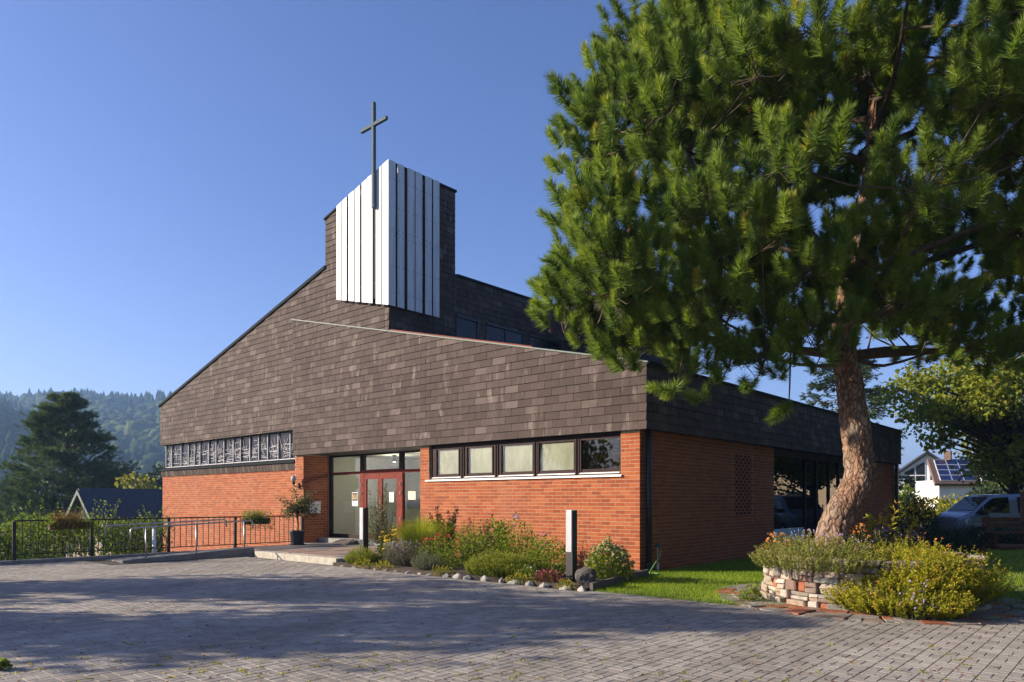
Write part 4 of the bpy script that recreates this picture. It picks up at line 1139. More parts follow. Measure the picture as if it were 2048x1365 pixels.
# tap and hose
tp = thing('water_tap', (.13, .5, 0), 'garden standpipe with teal tap beside the down pipe', 'tap')
MB().tube([(.13, .5, -.02), (.13, .5, .55)], .014, 8).lathe((.13, .5, -.02), [(.05, 0), (.05, .2), (.03, .22)], 10).build('standpipe', 'galvanised', tp)
MB().lathe((.13, .5, .53), [(.03, 0), (.045, .03), (.045, .08), (.02, .1)], 10).tube([(.13, .5, .57), (.2, .48, .57), (.22, .47, .53)], .016, 8).build('tap_head', 'tap_teal', tp)
MB().tube([(.22, .47, .53), (.23, .46, .47)], .018, 8).build('coupling', 'tap_orange', tp)
hs = MB(); pts = [(.23, .46, .48), (.24, .42, .36), (.25, .3, .28), (.32, .0, .16), (.40, -.28, .06), (.5, -.42, .045), (.62, -.38, .045), (.6, -.24, .045), (.48, -.2, .045)]
hs.tube(pts, .013, 8); o = hs.build('garden_hose', 'hose_green', smooth=True); tag(o, 'green garden hose hanging from the standpipe to the ground', 'hose')

# ================================================================== LAWN
lawn_poly = [(.12, .25), (.50, -.42), (1.04, -3.14), (4.2, -3.12), (6.9, -2.2), (9.0, -1.55), (30, -.5), (30, 60), (-6, 60), (-6, 20.6), (.12, 20.6)]
lawn = MB().prism([(x, y, -.03) for x, y in lawn_poly], (0, 0, .045)).build('lawn', 'lawn_earth'); tag(lawn, kind='structure')
def inside(poly, x, y):
    r = np.zeros(len(x), bool); j = len(poly) - 1
    for i in range(len(poly)):
        xi, yi = poly[i]; xj, yj = poly[j]
        c = ((yi > y) != (yj > y)) & (x < (xj - xi) * (y - yi) / (yj - yi + 1e-12) + xi); r ^= c; j = i
    return r
PC = Vector((4.85, -1.16, 0)); PR = 1.5
def grass(n, x0, x1, y0, y1, hmin, hmax, w):
    x = RNG.uniform(x0, x1, n); y = RNG.uniform(y0, y1, n)
    # ragged edge: let the turf creep a little over the paving
    e = np.array([noise.noise((a * 3, b * 3, 1)) for a, b in zip(x[:0], y[:0])]) if False else 0
    k = inside(lawn_poly, x, y + RNG.normal(0, .05, n)) & ((np.hypot(x - PC.x, y - PC.y) > 2.25) | ((np.hypot(x - PC.x, y - PC.y) > 1.55) & (y - PC.y > .2)) | ((np.hypot(x - PC.x, y - PC.y) > 1.6) & (RNG.random(n) < .10)))
    x, y = x[k], y[k]; m = len(x)
    P = np.stack([x, y, np.full(m, .012)], 1)
    D = np.stack([RNG.normal(0, .38, m), RNG.normal(0, .38, m), np.ones(m)], 1)
    tint = np.clip(RNG.normal(.45, .2, m) + .2 * np.sin(x * 2.3 + y) * np.sin(y * 1.9 - x), 0, 1)
    return blades(P, D, RNG.uniform(hmin, hmax, m), w, tint)
V, F, T = cat([grass(72000, .1, 4.3, -3.25, 7.5, .03, .075, .009), grass(46000, 4, 13, -3, 13, .04, .09, .014), grass(12000, .2, 16, 7, 30, .05, .11, .03)])
np_mesh('grass', V, F, 'grass_blade', None, 'stuff', T); bpy.data.objects['grass']['label'] = 'short mown lawn grass'

# ================================================================== STONE PLANTER
pl = thing('stone_planter', (PC.x, PC.y, 0), 'round dry-stone planter of mixed coloured stones under the pine', 'planter')
rs = random.Random(31)
z = -.02; row = 0
def cut_stone(c, tang, w, h, dep, mat, seed):
    bm = bmesh.new(); r2 = random.Random(seed)
    nrm = Vector((tang.y, -tang.x, 0)); vs = []
    for k in (-1, 1):
        for i, j in ((-1, -1), (1, -1), (1, 1), (-1, 1)):
            q = tang * (i * w / 2) + nrm * (j * dep / 2) + Vector((0, 0, k * h / 2))
            q += Vector((r2.gauss(0, .09 * w * .5), r2.gauss(0, .012), r2.gauss(0, h * .07))); vs.append(bm.verts.new(q))
    for f in [(0, 3, 2, 1), (4, 5, 6, 7), (0, 1, 5, 4), (1, 2, 6, 5), (2, 3, 7, 6), (3, 0, 4, 7)]: bm.faces.new([vs[i] for i in f])
    bmesh.ops.recalc_face_normals(bm, faces=bm.faces)
    bmesh.ops.bevel(bm, geom=list(bm.edges), offset=min(w, h) * .14, segments=1, affect='EDGES')
    me = bpy.data.meshes.new('stone'); bm.to_mesh(me); bm.free()
    finish('stone', me, mat, pl, loc=c - PC)
while z < .58:
    h = rs.choice([.12, .15, .18]); a = rs.uniform(0, .3)
    end = a + 2 * math.pi
    while a < end - .06:
        w = rs.uniform(.12, .38); w = min(w, (end - a) * PR)
        am = a + w / PR / 2; rr = PR - .02 * (row) + rs.uniform(-.03, .03)
        c = Vector((PC.x + rr * math.cos(am), PC.y + rr * math.sin(am), z + h / 2))
        tang = Vector((-math.sin(am), math.cos(am), 0))
        two = rs.random() < .42
        red = rs.random() < .13
        if two:
            for q in (-1, 1): cut_stone(c + Vector((0, 0, q * h / 4)), tang, w - .012, h / 2 - .008, .2, 'planter_stone', rs.random())
        else:
            cut_stone(c, tang, (min(w, .14) if red else w) - .012, h - .010, .2, 'red_stone' if red else 'planter_stone', rs.random())
        a += (min(w, .14) if red else w) / PR
    z += h; row += 1
MB().lathe((PC.x, PC.y, 0), [(PR - .09, -.02), (PR - .14, .55), (PR - .16, .56), (.6, .66), (.02, .72)], 40).build('soil', 'soil', pl)
# flagstones and broken bricks round the planter
sur = MB().lathe((PC.x, PC.y, 0), [(2.36, -.03), (2.36, .003), (1.3, .004), (1.3, -.03)], 60).build('planter_surround', 'joint_sand'); tag(sur, kind='structure')
for ring, (r0, r1) in enumerate(((1.56, 1.80), (1.82, 2.05), (2.07, 2.32))):
    a = rs.uniform(0, .2)
    while a < 2 * math.pi:
        w = rs.uniform(.10, .36); da = w / r0
        pts = []
        for aa, r_ in ((a, r0), (a, r1), (a + da / 2, r1 + rs.uniform(-.03, .03)), (a + da * .93, r1), (a + da * .93, r0)):
            q = r_ + rs.uniform(-.02, .02); b_ = aa + rs.uniform(-.012, .012); pts.append((PC.x + q * math.cos(b_), PC.y + q * math.sin(b_), 0))
        m = MB().prism([(p[0], p[1], -.02) for p in pts], (0, 0, .036 + rs.uniform(0, .02)))
        m.build('flagstone', 'red_stone' if rs.random() < .13 else 'flag_stone', sur, bevel=.006); a += da
c = site(-4.63, 6.52); bush('corner_weed', (c.x, c.y), (.07, .07), .09, 'small bright weed growing at the bottom left edge of the paving', 'hedge_leaf', 160, .04, .6, .5, catg='plant', z0=.01)
bush('verge_weed', (3.55, -2.55), (.16, .16), .25, 'small weed growing at the left foot of the stone planter', 'bush_leaf', 240, .06, .35, .7, catg='plant', z0=.01)
# plants in the planter
def pp(l, d): 
    q = site(l, d); return (q.x, q.y)
sprigs('lavender', pp(4.45, 10.5), (1.05, .85), .54, 'faded lavender and heath covering the front of the stone planter', 'lavender_leaf', 900, .026, 30, .75, z0=.55, flowers=('grey_leaf' if False else 'lilac_petal', 60, .010, .0, 'spike'))
sprigs('lavender', pp(5.75, 11.2), (.9, .6), .58, 'taller lavender with dull purple spikes right of the pine trunk', 'lavender_leaf', 560, .03, 28, .6, z0=.5, flowers=('lilac_petal', 90, .012, .0, 'spike'))
sprigs('marjoram', pp(5.5, 10.1), (1.05, .75), .66, 'large yellow-green golden marjoram bush spilling over the planter', 'lime_leaf', 1500, .034, 34, .75, z0=.30, dome=.65, side=(.1, -.25))
sprigs('marjoram', pp(5.15, 9.68), (.95, .45), .55, 'low golden marjoram hanging down in front of the planter stones', 'lime_leaf', 800, .034, 30, 1.0, z0=.04, dome=.5, side=(.1, -.35))
sprigs('marjoram', pp(6.1, 10.25), (.72, .75), .82, 'orange-tipped golden marjoram at the right end of the planter', 'lime_leaf', 560, .034, 30, 1.0, z0=.12, dome=.5, side=(.25, 0), flowers=('orange_petal', 30, .018, .0, 'head'))
bush('orange_sedum', pp(4.15, 11.2), (.28, .25), .42, 'orange-brown sedum heads left of the pine trunk', 'heather_leaf', 350, .04, .5, .5, z0=.62, catg='flower', flowers=('orange_petal', 40, .035, .02, 'head'))
bush('orange_sedum', pp(5.15, 10.75), (.22, .2), .55, 'orange-brown sedum heads at the foot of the pine trunk', 'heather_leaf', 300, .04, .5, .5, z0=.62, catg='flower', flowers=('orange_petal', 30, .03, .02, 'head'))
sprigs('young_shrub', pp(5.55, 10.9), (.3, .25), .95, 'young leafy shoot standing right of the pine trunk base', 'lime_leaf', 12, .09, 26, .5, z0=.6, dome=.2)
bush('dry_flower', pp(5.95, 10.9), (.35, .3), .62, 'dark dried flower heads behind the marjoram', 'red_leaf', 220, .04, .5, .8, z0=.66, flowers=('print_dark', 45, .022, .02, 'spike'))
spiky('dry_stalks', pp(6.35, 10.3), (.6, .5), .75, 'tan dry stalks sticking out right of the marjoram', 'red_leaf', 60, .008, 1.3, z0=.25)
sprigs('blue_flower', pp(5.2, 9.3), (.3, .2), .45, 'small patch of blue-violet flowers low in the marjoram', 'bush_leaf', 60, .03, 16, .8, z0=.02, flowers=('lilac_petal', 40, .011, 0, 'spike'))

# ================================================================== PINE
def catmull(pts, n):
    pts = [np.array(p, float) for p in pts]; out = []
    for i in range(len(pts) - 1):
        p0, p1, p2, p3 = pts[max(i - 1, 0)], pts[i], pts[i + 1], pts[min(i + 2, len(pts) - 1)]
        for k in range(n):
            t = k / n; out.append(.5 * ((2 * p1) + (-p0 + p2) * t + (2 * p0 - 5 * p1 + 4 * p2 - p3) * t * t + (-p0 + 3 * p1 - 3 * p2 + p3) * t ** 3))
    out.append(pts[-1]); return out
def bark_tube(path, nseg, ncirc, amp):
    pts = catmull(path, nseg); m = MB()
    m.tube([p[:3] for p in pts], [p[3] for p in pts], ncirc)
    v2 = []
    for i, (x, y, z) in enumerate(m.v):
        c = pts[min(i // ncirc, len(pts) - 1)]; q = Vector((x, y, z * .45))
        w = q + Vector((noise.noise(q * 6), noise.noise(q * 6 + Vector((9, 0, 0))), noise.noise(q * 6 + Vector((0, 9, 0))))) * .06
        ds = noise.voronoi(w * 11)[0]; e = min(1, (ds[1] - ds[0]) / .22)
        k = (e - 1) * amp + .035 * noise.noise(Vector((x, y, z)) * 2.2)
        d = Vector((x - c[0], y - c[1], 0)); L = d.length
        v2.append((x + d.x / L * k, y + d.y / L * k, z) if L > 1e-5 else (x, y, z))
    m.v = v2; return m
def tufts(P, D, L, nn, nl, width, tint, spread=(.35, 1.0)):
    """bottle-brush shoots of needles"""
    N = len(P); D = unit(D)
    t = RNG.random((N, nn)) ** .75
    base = P[:, None] + D[:, None] * (L[:, None] * t)[..., None]
    rnd_ = rdir(N * nn).reshape(N, nn, 3); perp = unit(rnd_ - (rnd_ * D[:, None]).sum(-1, keepdims=True) * D[:, None])
    th = RNG.uniform(spread[0], spread[1], (N, nn)) * (1.15 - .55 * t)
    dr = D[:, None] * np.cos(th)[..., None] + perp * np.sin(th)[..., None]
    ln = nl * RNG.uniform(.75, 1.15, (N, nn))
    tt = np.clip(tint[:, None] + RNG.normal(0, .08, (N, nn)) + (t - .5) * .25, 0, 1)
    return blades(base.reshape(-1, 3), dr.reshape(-1, 3), ln.ravel(), width, tt.ravel())
TR = [(4.43, -1.80, .25, .46), (4.48, -1.76, .6, .37), (4.51, -1.73, .99, .315), (4.57, -1.68, 1.31, .285), (4.71, -1.56, 1.63, .275), (4.81, -1.47, 1.94, .268), (4.78, -1.49, 2.25, .262), (4.75, -1.52, 2.57, .25), (4.71, -1.56, 3.04, .232), (4.66, -1.6, 3.5, .222), (4.61, -1.64, 3.8, .22), (4.62, -1.6, 4.5, .17), (4.75, -1.45, 5.5, .13), (4.9, -1.3, 7, .10), (5.0, -1.2, 9, .06), (5, -1.1, 10.8, .03)]
pine = thing('pine_tree', (4.5, -1.75, .6), 'large pine with bent orange-brown trunk growing from the stone planter', 'tree')
bark_tube([(x, y, z, r * .84) for x, y, z, r in TR], 14, 80, .020).build('trunk', 'pine_bark', pine, smooth=True)
def sph(x): return np.array(tuple(site(*x)))
ELL = [((7.0, 9.9, 7.6), (2.7, 1.9, 2.6)), ((4.7, 10.6, 6.3), (3.7, 3.2, 2.5)), ((6.3, 11.2, 9.5), (3.7, 3.4, 2.9)), ((2.55, 10.0, 4.55), (1.9, 1.7, 1.25)), ((8.3, 11.6, 6.0), (3.3, 3.0, 2.35)), ((4.3, 10.4, 8.6), (2.6, 2.4, 2.4))]
def crown_points(ell, n, rng, lo=.82, hi=1.0, minv=.72):
    out = []
    while len(out) < n:
        k = rng.choices(range(len(ell)), [a[1][0] * a[1][2] for a in ell])[0]
        c, r = ell[k]; d = Vector((rng.gauss(0, 1), rng.gauss(0, 1), rng.gauss(0, 1))).normalized(); f = rng.uniform(lo, hi)
        p = [c[i] + d[i] * r[i] * f for i in range(3)]
        ok = True
        for j, (c2, r2) in enumerate(ell):
            if j != k and sum(((p[i] - c2[i]) / r2[i]) ** 2 for i in range(3)) < minv ** 2: ok = False; break
        if ok and lo > .5 and any(sum((p[i] - q[i]) ** 2 for i in range(3)) < .16 for q in out): 
            if rng.random() < .85: continue
        if ok: out.append(p)
    return out
rg = random.Random(17)
lob = [(p, rg.uniform(.50, .78)) for p in crown_points(ELL, 225, rg)] + [(p, rg.uniform(.5, .8)) for p in crown_points(ELL, 45, rg, .3, .75, 0.0)]
# pads that stand clear of the outline
for px in ((.75, 10.1, 3.95), (.80, 10.0, 5.35), (.95, 10.2, 6.35), (1.2, 10.2, 7.3), (1.5, 10.0, 3.55), (2.3, 9.7, 3.35), (1.65, 10.3, 8.2), (3.1, 9.6, 3.45), (3.9, 9.6, 3.75), (7.4, 10.9, 3.75), (8.6, 11, 3.7), (6.6, 11.6, 3.9)):
    lob.append((list(px), .42))
axis_pts = np.array([p[:3] for p in TR])
TP, TD = [], []; limbs = MB(); tw = MB()
cen = [np.array(tuple(site(*p))) for p, r in lob]; rad_ = [r for p, r in lob]
# main limbs grow to lobes spread far apart, the other lobes branch off the nearest limb
prim = [0]; dist = np.array([np.linalg.norm(c - cen[0]) for c in cen])
while len(prim) < 30:
    k = int(np.argmax(dist)); prim.append(k); dist = np.minimum(dist, np.array([np.linalg.norm(c - cen[k]) for c in cen]))
nodes = []
for k in prim:
    c = cen[k]; hd_ = math.hypot(c[0] - 4.7, c[1] + 1.55)
    hz = max(3.75, min(9.6, c[2] - .38 * hd_ + rg.uniform(-.2, .2)))
    ax = np.array([np.interp(hz, axis_pts[:, 2], axis_pts[:, i]) for i in range(3)])
    mid = (ax + c) / 2 + np.array([rg.uniform(-.3, .3), rg.uniform(-.3, .3), rg.uniform(-.35, .1)])
    cp = catmull([ax, ax * .62 + mid * .38, mid, c * .7 + mid * .3 + np.array([0, 0, -.08]), c], 3)
    rb = .022 + .012 * hd_
    limbs.tube([tuple(q) for q in cp], [rb * (1 - .82 * i / (len(cp) - 1)) for i in range(len(cp))], 7, cap=False)
    nodes += [(q, rb * (1 - .82 * i / (len(cp) - 1))) for i, q in enumerate(cp)][2:]
npos = np.array([q for q, r in nodes])
for k, c in enumerate(cen):
    if k not in prim:
        dd = np.linalg.norm(npos - c, axis=1) + .6 * np.maximum(0, npos[:, 2] - c[2])
        q, rq = nodes[int(np.argmin(dd))]
        mid = (q + c) / 2 + np.array([0, 0, -.10]); limbs.tube([tuple(q), tuple(mid), tuple(c)], [min(.02, rq * .8), .013, .007], 5, cap=False)
    r = rad_[k]; n = int(30 * (r / .62) ** 2)
    d = rdir(n); d[:, 2] = d[:, 2] * .8 + .12; d = unit(d)
    P = c + d * (r * RNG.uniform(.35, 1.0, n))[:, None] * np.array([1, 1, .8])
    outw = unit(c - np.array([4.8, -1.45, c[2] - .6]))
    D = unit(d * .38 + outw * .38 + np.array([0, 0, .85]) + rdir(n) * .15)
    TP.append(P); TD.append(D)
    for a_, dd in zip(P[::2], D[::2]):
        tw.tube([tuple(c - np.array([0, 0, .08])), tuple(a_ * .6 + c * .4 - np.array([0, 0, .10])), tuple(a_ + dd * .1)], [.007, .006, .004], 3, cap=False)
# drooping single shoots below the crown
for l, z, dl in ((2.48, 2.87, .3), (2.1, 2.95, .25), (3.15, 3.02, .35), (3.65, 2.80, .1), (3.55, 3.15, .4), (4.0, 3.3, .3), (2.75, 3.1, .3), (6.9, 3.3, .3), (7.6, 3.2, -.2)):
    c = np.array(tuple(site(l, 9.5, z))); s_ = np.array(tuple(site(l + dl, 9.7, z + .75)))
    tw.tube([tuple(s_), tuple((s_ + c) / 2 + np.array([0, 0, -.12])), tuple(c)], [.014, .011, .007], 5, cap=False)
    n = 3; TP.append(c + RNG.normal(size=(n, 3)) * .04); TD.append(unit(rdir(n) * .6 + np.array([-.3, -.3, .3])))
TP, TD = np.concatenate(TP), np.concatenate(TD)
limbs.build('limbs', 'trunk_brown', pine, smooth=True, kind='stuff'); tw.build('twigs', 'twig', pine, kind='stuff')
# needle shoots: a dozen shoot meshes placed over the crown with geometry nodes
shoot_col = bpy.data.collections.new('needle_shoots')
NV = 14
for k in range(NV):
    nn = 300; L = RNG.uniform(.17, .28)
    t = RNG.random(nn) ** .85; a_ = RNG.random(nn) * 6.2832
    th = np.radians(80 - 52 * t ** 1.5) * RNG.uniform(.75, 1.15, nn)
    dr = np.stack([np.cos(a_) * np.sin(th), np.sin(a_) * np.sin(th), np.cos(th)], 1); dr[:, 0] += .12 * t
    base = np.stack([.04 * t ** 2, np.zeros(nn), L * t], 1)
    tint = np.clip([.18, .26, .34, .4, .45, .5, .55, .6, .64, .7, .76, .82, .88, .97][k] + RNG.normal(0, .07, nn) + (t - .5) * .22, 0, 1)
    V, F, T = blades(base, dr, RNG.uniform(.115, .15, nn) * (1 - .1 * t), .0095, tint)
    me_o = np_mesh('needle_shoot', V, F, 'pine_needle', None, None, T)
    COL.objects.unlink(me_o); shoot_col.objects.link(me_o)
me = bpy.data.meshes.new('crown'); me.vertices.add(len(TP)); me.vertices.foreach_set('co', (TP - np.array(tuple(pine.location))).astype(np.float32).ravel())
eul = np.zeros((len(TP), 3), np.float32)
for i, d in enumerate(TD):
    q = Vector(d).to_track_quat('Z', 'Y') @ Matrix.Rotation(rg.uniform(0, 6.28), 3, 'Z').to_quaternion(); eul[i] = q.to_euler()
at = me.attributes.new('shoot_rot', 'FLOAT_VECTOR', 'POINT'); at.data.foreach_set('vector', eul.ravel())
at = me.attributes.new('shoot_scale', 'FLOAT', 'POINT'); at.data.foreach_set('value', RNG.uniform(.7, 1.3, len(TP)).astype(np.float32))
at = me.attributes.new('shoot_kind', 'INT', 'POINT')
pk = np.array([.06, .08, .09, .1, .11, .11, .1, .09, .08, .07, .05, .03, .02, .008]); at.data.foreach_set('value', RNG.choice(NV, len(TP), p=pk / pk.sum()).astype(np.int32))
crown = finish('crown', me, 'pine_needle', pine, 'stuff')
ng = bpy.data.node_groups.new('place_shoots', 'GeometryNodeTree')
ng.interface.new_socket('Geometry', in_out='INPUT', socket_type='NodeSocketGeometry'); ng.interface.new_socket('Geometry', in_out='OUTPUT', socket_type='NodeSocketGeometry')
gi, go = ng.nodes.new('NodeGroupInput'), ng.nodes.new('NodeGroupOutput')
ci = ng.nodes.new('GeometryNodeCollectionInfo'); ci.inputs['Collection'].default_value = shoot_col; ci.inputs['Separate Children'].default_value = True; ci.inputs['Reset Children'].default_value = True
ip = ng.nodes.new('GeometryNodeInstanceOnPoints'); ip.inputs['Pick Instance'].default_value = True
def named(n, typ):
    q = ng.nodes.new('GeometryNodeInputNamedAttribute'); q.data_type = typ; q.inputs[0].default_value = n; return q.outputs[0]
er = ng.nodes.new('FunctionNodeEulerToRotation')
ng.links.new(gi.outputs[0], ip.inputs['Points']); ng.links.new(ci.outputs[0], ip.inputs['Instance'])
ng.links.new(named('shoot_rot', 'FLOAT_VECTOR'), er.inputs[0]); ng.links.new(er.outputs[0], ip.inputs['Rotation'])
ng.links.new(named('shoot_kind', 'INT'), ip.inputs['Instance Index']); ng.links.new(named('shoot_scale', 'FLOAT'), ip.inputs['Scale'])
ng.links.new(ip.outputs[0], go.inputs[0])
md = crown.modifiers.new('shoots', 'NODES'); md.node_group = ng
cn = MB()
for i in RNG.permutation(len(TP))[:60]:
    p = TP[i] - TD[i] * .03; cn.lathe(tuple(p - np.array([0, 0, .05])), [(.008, 0), (.028, .02), (.03, .04), (.012, .075)], 7)
cn.build('cones', 'brown_wood', pine, kind='stuff')

# ================================================================== OTHER TREES
def broadleaf(name, l, d, ell, label, mat, nlob, per, leaf, base_z=0.0, group=None, trunk_r=.22, seed=1, lobr=(.5, .8), aspect=.75):
    rg = random.Random(seed); b = site(l, d, base_z)
    t = thing(name, tuple(b), label, 'tree', group)
    top = max(c[2] for c, r in ell)
    m = MB(); m.tube([b, b + Vector((.05, .05, (top - base_z) * .35)), b + Vector((.0, .1, (top - base_z) * .7)), b + Vector((.05, .0, top - base_z))], [trunk_r, trunk_r * .8, trunk_r * .55, trunk_r * .2], 10)
    m.build('trunk', 'trunk_brown', t, smooth=True)
    lm = MB(); P, D = [], []
    for p in crown_points(ell, nlob, rg, .45, 1.0, .5 if len(ell) > 1 else 0):
        c = site(*p); s = b + Vector((0, 0, max(.3, (c.z - base_z) * .65)))
        lm.tube([s, (s + c) / 2 + Vector((0, 0, .2)), c], [trunk_r * .28, trunk_r * .16, .015], 5, cap=False)
        n = per; q = rdir(n); r = rg.uniform(*lobr)
        P.append(np.array(tuple(c)) + q * (r * RNG.random(n) ** .4)[:, None] * np.array([1.15, 1.15, .7])); D.append(q * .5 + rdir(n) * .6 + np.array([0, 0, -.25]))
    lm.build('limbs', 'trunk_brown', t, smooth=True, kind='stuff')
    P = np.concatenate(P); D = np.concatenate(D); n = len(P)
    V, F, T = leaves(P, D, RNG.uniform(.7, 1.3, n) * leaf, aspect)
    np_mesh('crown', V, F, mat, t, tint=T); return t
broadleaf('maple_tree', 20.5, 29.5, [((20.9, 29.5, 5.3), (4.1, 4.0, 2.6)), ((17.4, 28.5, 5.75), (2.3, 2.3, 1.35)), ((21.0, 28.6, 3.1), (2.4, 2.0, 1.3))], 'sunlit yellow-green maple overhanging the parked van', 'maple_leaf', 260, 95, .17, trunk_r=.25, seed=3)
# trees standing left of the forecourt whose shade falls over the paving
broadleaf('shade_tree', -16.5, 8.3, [((-16.5, 8.3, 4.5), (2.4, 1.35, 2.5)), ((-15.6, 9.6, 5.9), (1.9, 1.1, 1.5))], 'leafy tree left of the forecourt nearest the viewer', 'bush_leaf', 85, 60, .22, -.5, 'shade trees left of the forecourt', seed=5)
broadleaf('shade_tree', -19.0, 12.4, [((-19, 12.0, 4.8), (2.6, 1.6, 2.6)), ((-18.2, 13.4, 5.4), (1.8, 1.3, 1.6)), ((-17.6, 11.2, 6.3), (1.5, 1.0, 1.0))], 'leafy tree left of the forecourt beyond the nearer one', 'bush_leaf', 80, 55, .22, -.8, 'shade trees left of the forecourt', seed=6)
broadleaf('yellow_tree', -25.5, 50, [((-25.2, 50, .3), (3.2, 2.5, 2.9))], 'bright yellow-green tree behind the left house roof', 'yellow_leaf', 60, 50, .35, -5.0, trunk_r=.18, seed=8, lobr=(.6, 1.0))
for k, (l, d, h) in enumerate(((-46, 92, 6.0), (-43.5, 100, 7.2), (-52, 95, 5.5), (-60, 90, 4.5))):
    broadleaf('valley_tree', l, d, [((l, d, h - 3.4), (3.0, 3.0, 4.2))], ['dark valley tree just left of the church corner', 'taller dark valley tree hard by the church corner', 'rounded valley tree right of the big left pine', 'valley tree half hidden behind the big left pine'][k], 'forest_leaf', 40, 45, .6, -9.0, 'dark trees in the valley', seed=20 + k, lobr=(.9, 1.5))
def conifer(name, l, d, base_z, top_z, rad, label, mat, layers, per, nneed, nl, wid, seed, droop=0.0, power=.8, tl=.3, up=.35):
    rg = random.Random(seed); b = site(l, d, base_z); t = thing(name, tuple(b), label, 'tree')
    MB().tube([b, b + Vector((.1, 0, (top_z - base_z) * .5)), b + Vector((0, 0, top_z - base_z))], [rad * .07, rad * .045, .02], 10).build('trunk', 'trunk_brown', t, smooth=True)
    P, D = [], []; lm = MB()
    for k in range(layers):
        f = (k + rg.random()) / layers; z = base_z + (top_z - base_z) * (.12 + .88 * f)
        r = rad * (1 - f) ** power * rg.uniform(.7, 1.12) + .12; a = rg.uniform(0, 6.283)
        s = Vector((b.x, b.y, z - r * .12)); e = Vector((b.x + math.cos(a) * r, b.y + math.sin(a) * r, z + r * (.18 - droop)))
        lm.tube([s, (s + e) / 2, e], [.02 + .01 * r, .02, .008], 4, cap=False)
        n = per; u = np.sqrt(RNG.random(n)) * .78 + .25
        pos = np.array(tuple(s))[None] + (np.array(tuple(e)) - np.array(tuple(s)))[None] * u[:, None]
        wd = r * .30 * (1.15 - u)[:, None] + .12
        pos += RNG.normal(size=(n, 3)) * wd * np.array([1, 1, .35])
        P.append(pos); D.append(unit(np.array([math.cos(a), math.sin(a), up])[None] + rdir(n) * .6))
    lm.build('limbs', 'trunk_brown', t, kind='stuff')
    P, D = np.concatenate(P), np.concatenate(D)
    V, F, T = tufts(P, D, np.full(len(P), tl), nneed, nl, wid, np.clip(RNG.normal(.5, .25, len(P)), 0, 1), (.3, .9))
    np_mesh('crown', V, F, mat, t, tint=T)
conifer('valley_pine', -34.0, 55, -5.5, 9.4, 5.4, 'big dark spreading pine standing in front of the hills', 'far_needle', 210, 40, 13, .34, .06, 41, 0.0, .62, .32, .55)
conifer('spruce_tree', 21.2, 46, .4, 13.5, 3.9, 'spruce standing behind the flat roof right of the pine trunk', 'spruce_needle', 130, 34, 12, .24, .05, 42, .25, .9, .25, -.1)

# unseen tall trees added on the right to block sky light and deepen shade
for k, (l, d, h) in enumerate(((19, 3, 12), (22, 9.5, 13), (25, 16, 13), (17, -4, 12))):
    broadleaf('blocker_tree', l, d, [((l, d, h * .5), (3.6, 3.6, h * .5))], ['unseen tree added to block sky light, nearest the drive', 'second unseen tree from the drive added to block sky light', 'third unseen tree from the drive added to block sky light', 'unseen tree behind the viewer at the right added to block sky light'][k], 'bush_leaf', 110, 70, .6, 0, 'unseen trees added to block sky light', seed=60 + k, lobr=(.9, 1.4))

# ================================================================== HEDGE, SHRUBS
def leaf_mass(name, pts, label, mat, n, leaf, catg, fn, aspect=.5):
    t = thing(name, pts, label, catg); P, D = fn(n); V, F, T = leaves(P, D, RNG.uniform(.6, 1.35, n) * leaf, aspect)
    np_mesh('foliage', V, F, mat, t, tint=T); return t
def hedge_fn(n):
    y = RNG.uniform(-15, -4.0, n); x = RNG.normal(-14.2, .55, n)
    top = 1.0 + .30 * np.array([noise.noise((a * .9, 0, 1)) + .6 * noise.noise((a * 2.7, b * 2, 5)) for a, b in zip(y, x)])
    z = -.9 + (top + .9) * RNG.random(n) ** .55
    return np.stack([x, y, z], 1), rdir(n) * .8 + np.array([0, 0, .4])
hd = leaf_mass('hedge', (-14.2, -9, -.6), 'loose leafy sunlit hedge behind the black railing', 'hedge_leaf', 25000, .085, 'hedge', hedge_fn)
m = MB(); rs = random.Random(2)
for _ in range(160):
    y = rs.uniform(-15, -4); x = rs.gauss(-14.2, .4); m.tube([(x, y, -1), (x + rs.gauss(0, .1), y + rs.gauss(0, .12), .3), (x + rs.gauss(0, .2), y + rs.gauss(0, .3), rs.uniform(.9, 1.5))], [.012, .009, .004], 4, cap=False)
m.build('stems', 'twig', hd, kind='stuff')
P = []; D = []
for _ in range(70):
    y = rs.uniform(-14, -4.1); x = rs.gauss(-14.2, .4); h = rs.uniform(1.15, 1.62); a = rs.gauss(0, .25); b_ = rs.gauss(0, .35)
    for k in range(16):
        s = k / 16; P.append((x + a * s, y + b_ * s, .8 + (h - .8) * s)); D.append((rs.gauss(0, 1), rs.gauss(0, 1), .5))
V, F, T = leaves(np.array(P), np.array(D), RNG.uniform(.05, .09, len(P)), .5); np_mesh('shoots', V, F, 'hedge_leaf', hd, tint=np.clip(T + .3, 0, 1))
for k, (l, d, r, h, z0) in enumerate(((-36, 44, 5, 4.5, -6), (-28, 42, 4, 3.6, -6), (-43, 52, 6, 6, -7))):
    c = site(l, d); bush('thicket', (c.x, c.y), (r, r), h, ['dark thicket below the big left pine', 'dark thicket in front of the slate-roofed house', 'dark thicket at the far left edge below the pine'][k], 'dark_leaf', 2600, .38, .6, .3, z0=z0, nst=8, catg='shrub')
c = site(13.05, 23.2); bush('round_bush', (c.x, c.y), (.66, .66), 1.28, 'dark clipped round bush beside the parked van', 'dark_leaf', 7000, .05, .5, .4, z0=.45, nst=8)
c = site(12.75, 22.6); bush('bush_skirt', (c.x, c.y), (.85, .7), .62, 'dark leafy base below the clipped round bush', 'dark_leaf', 2500, .06, .5, .3, z0=.0)
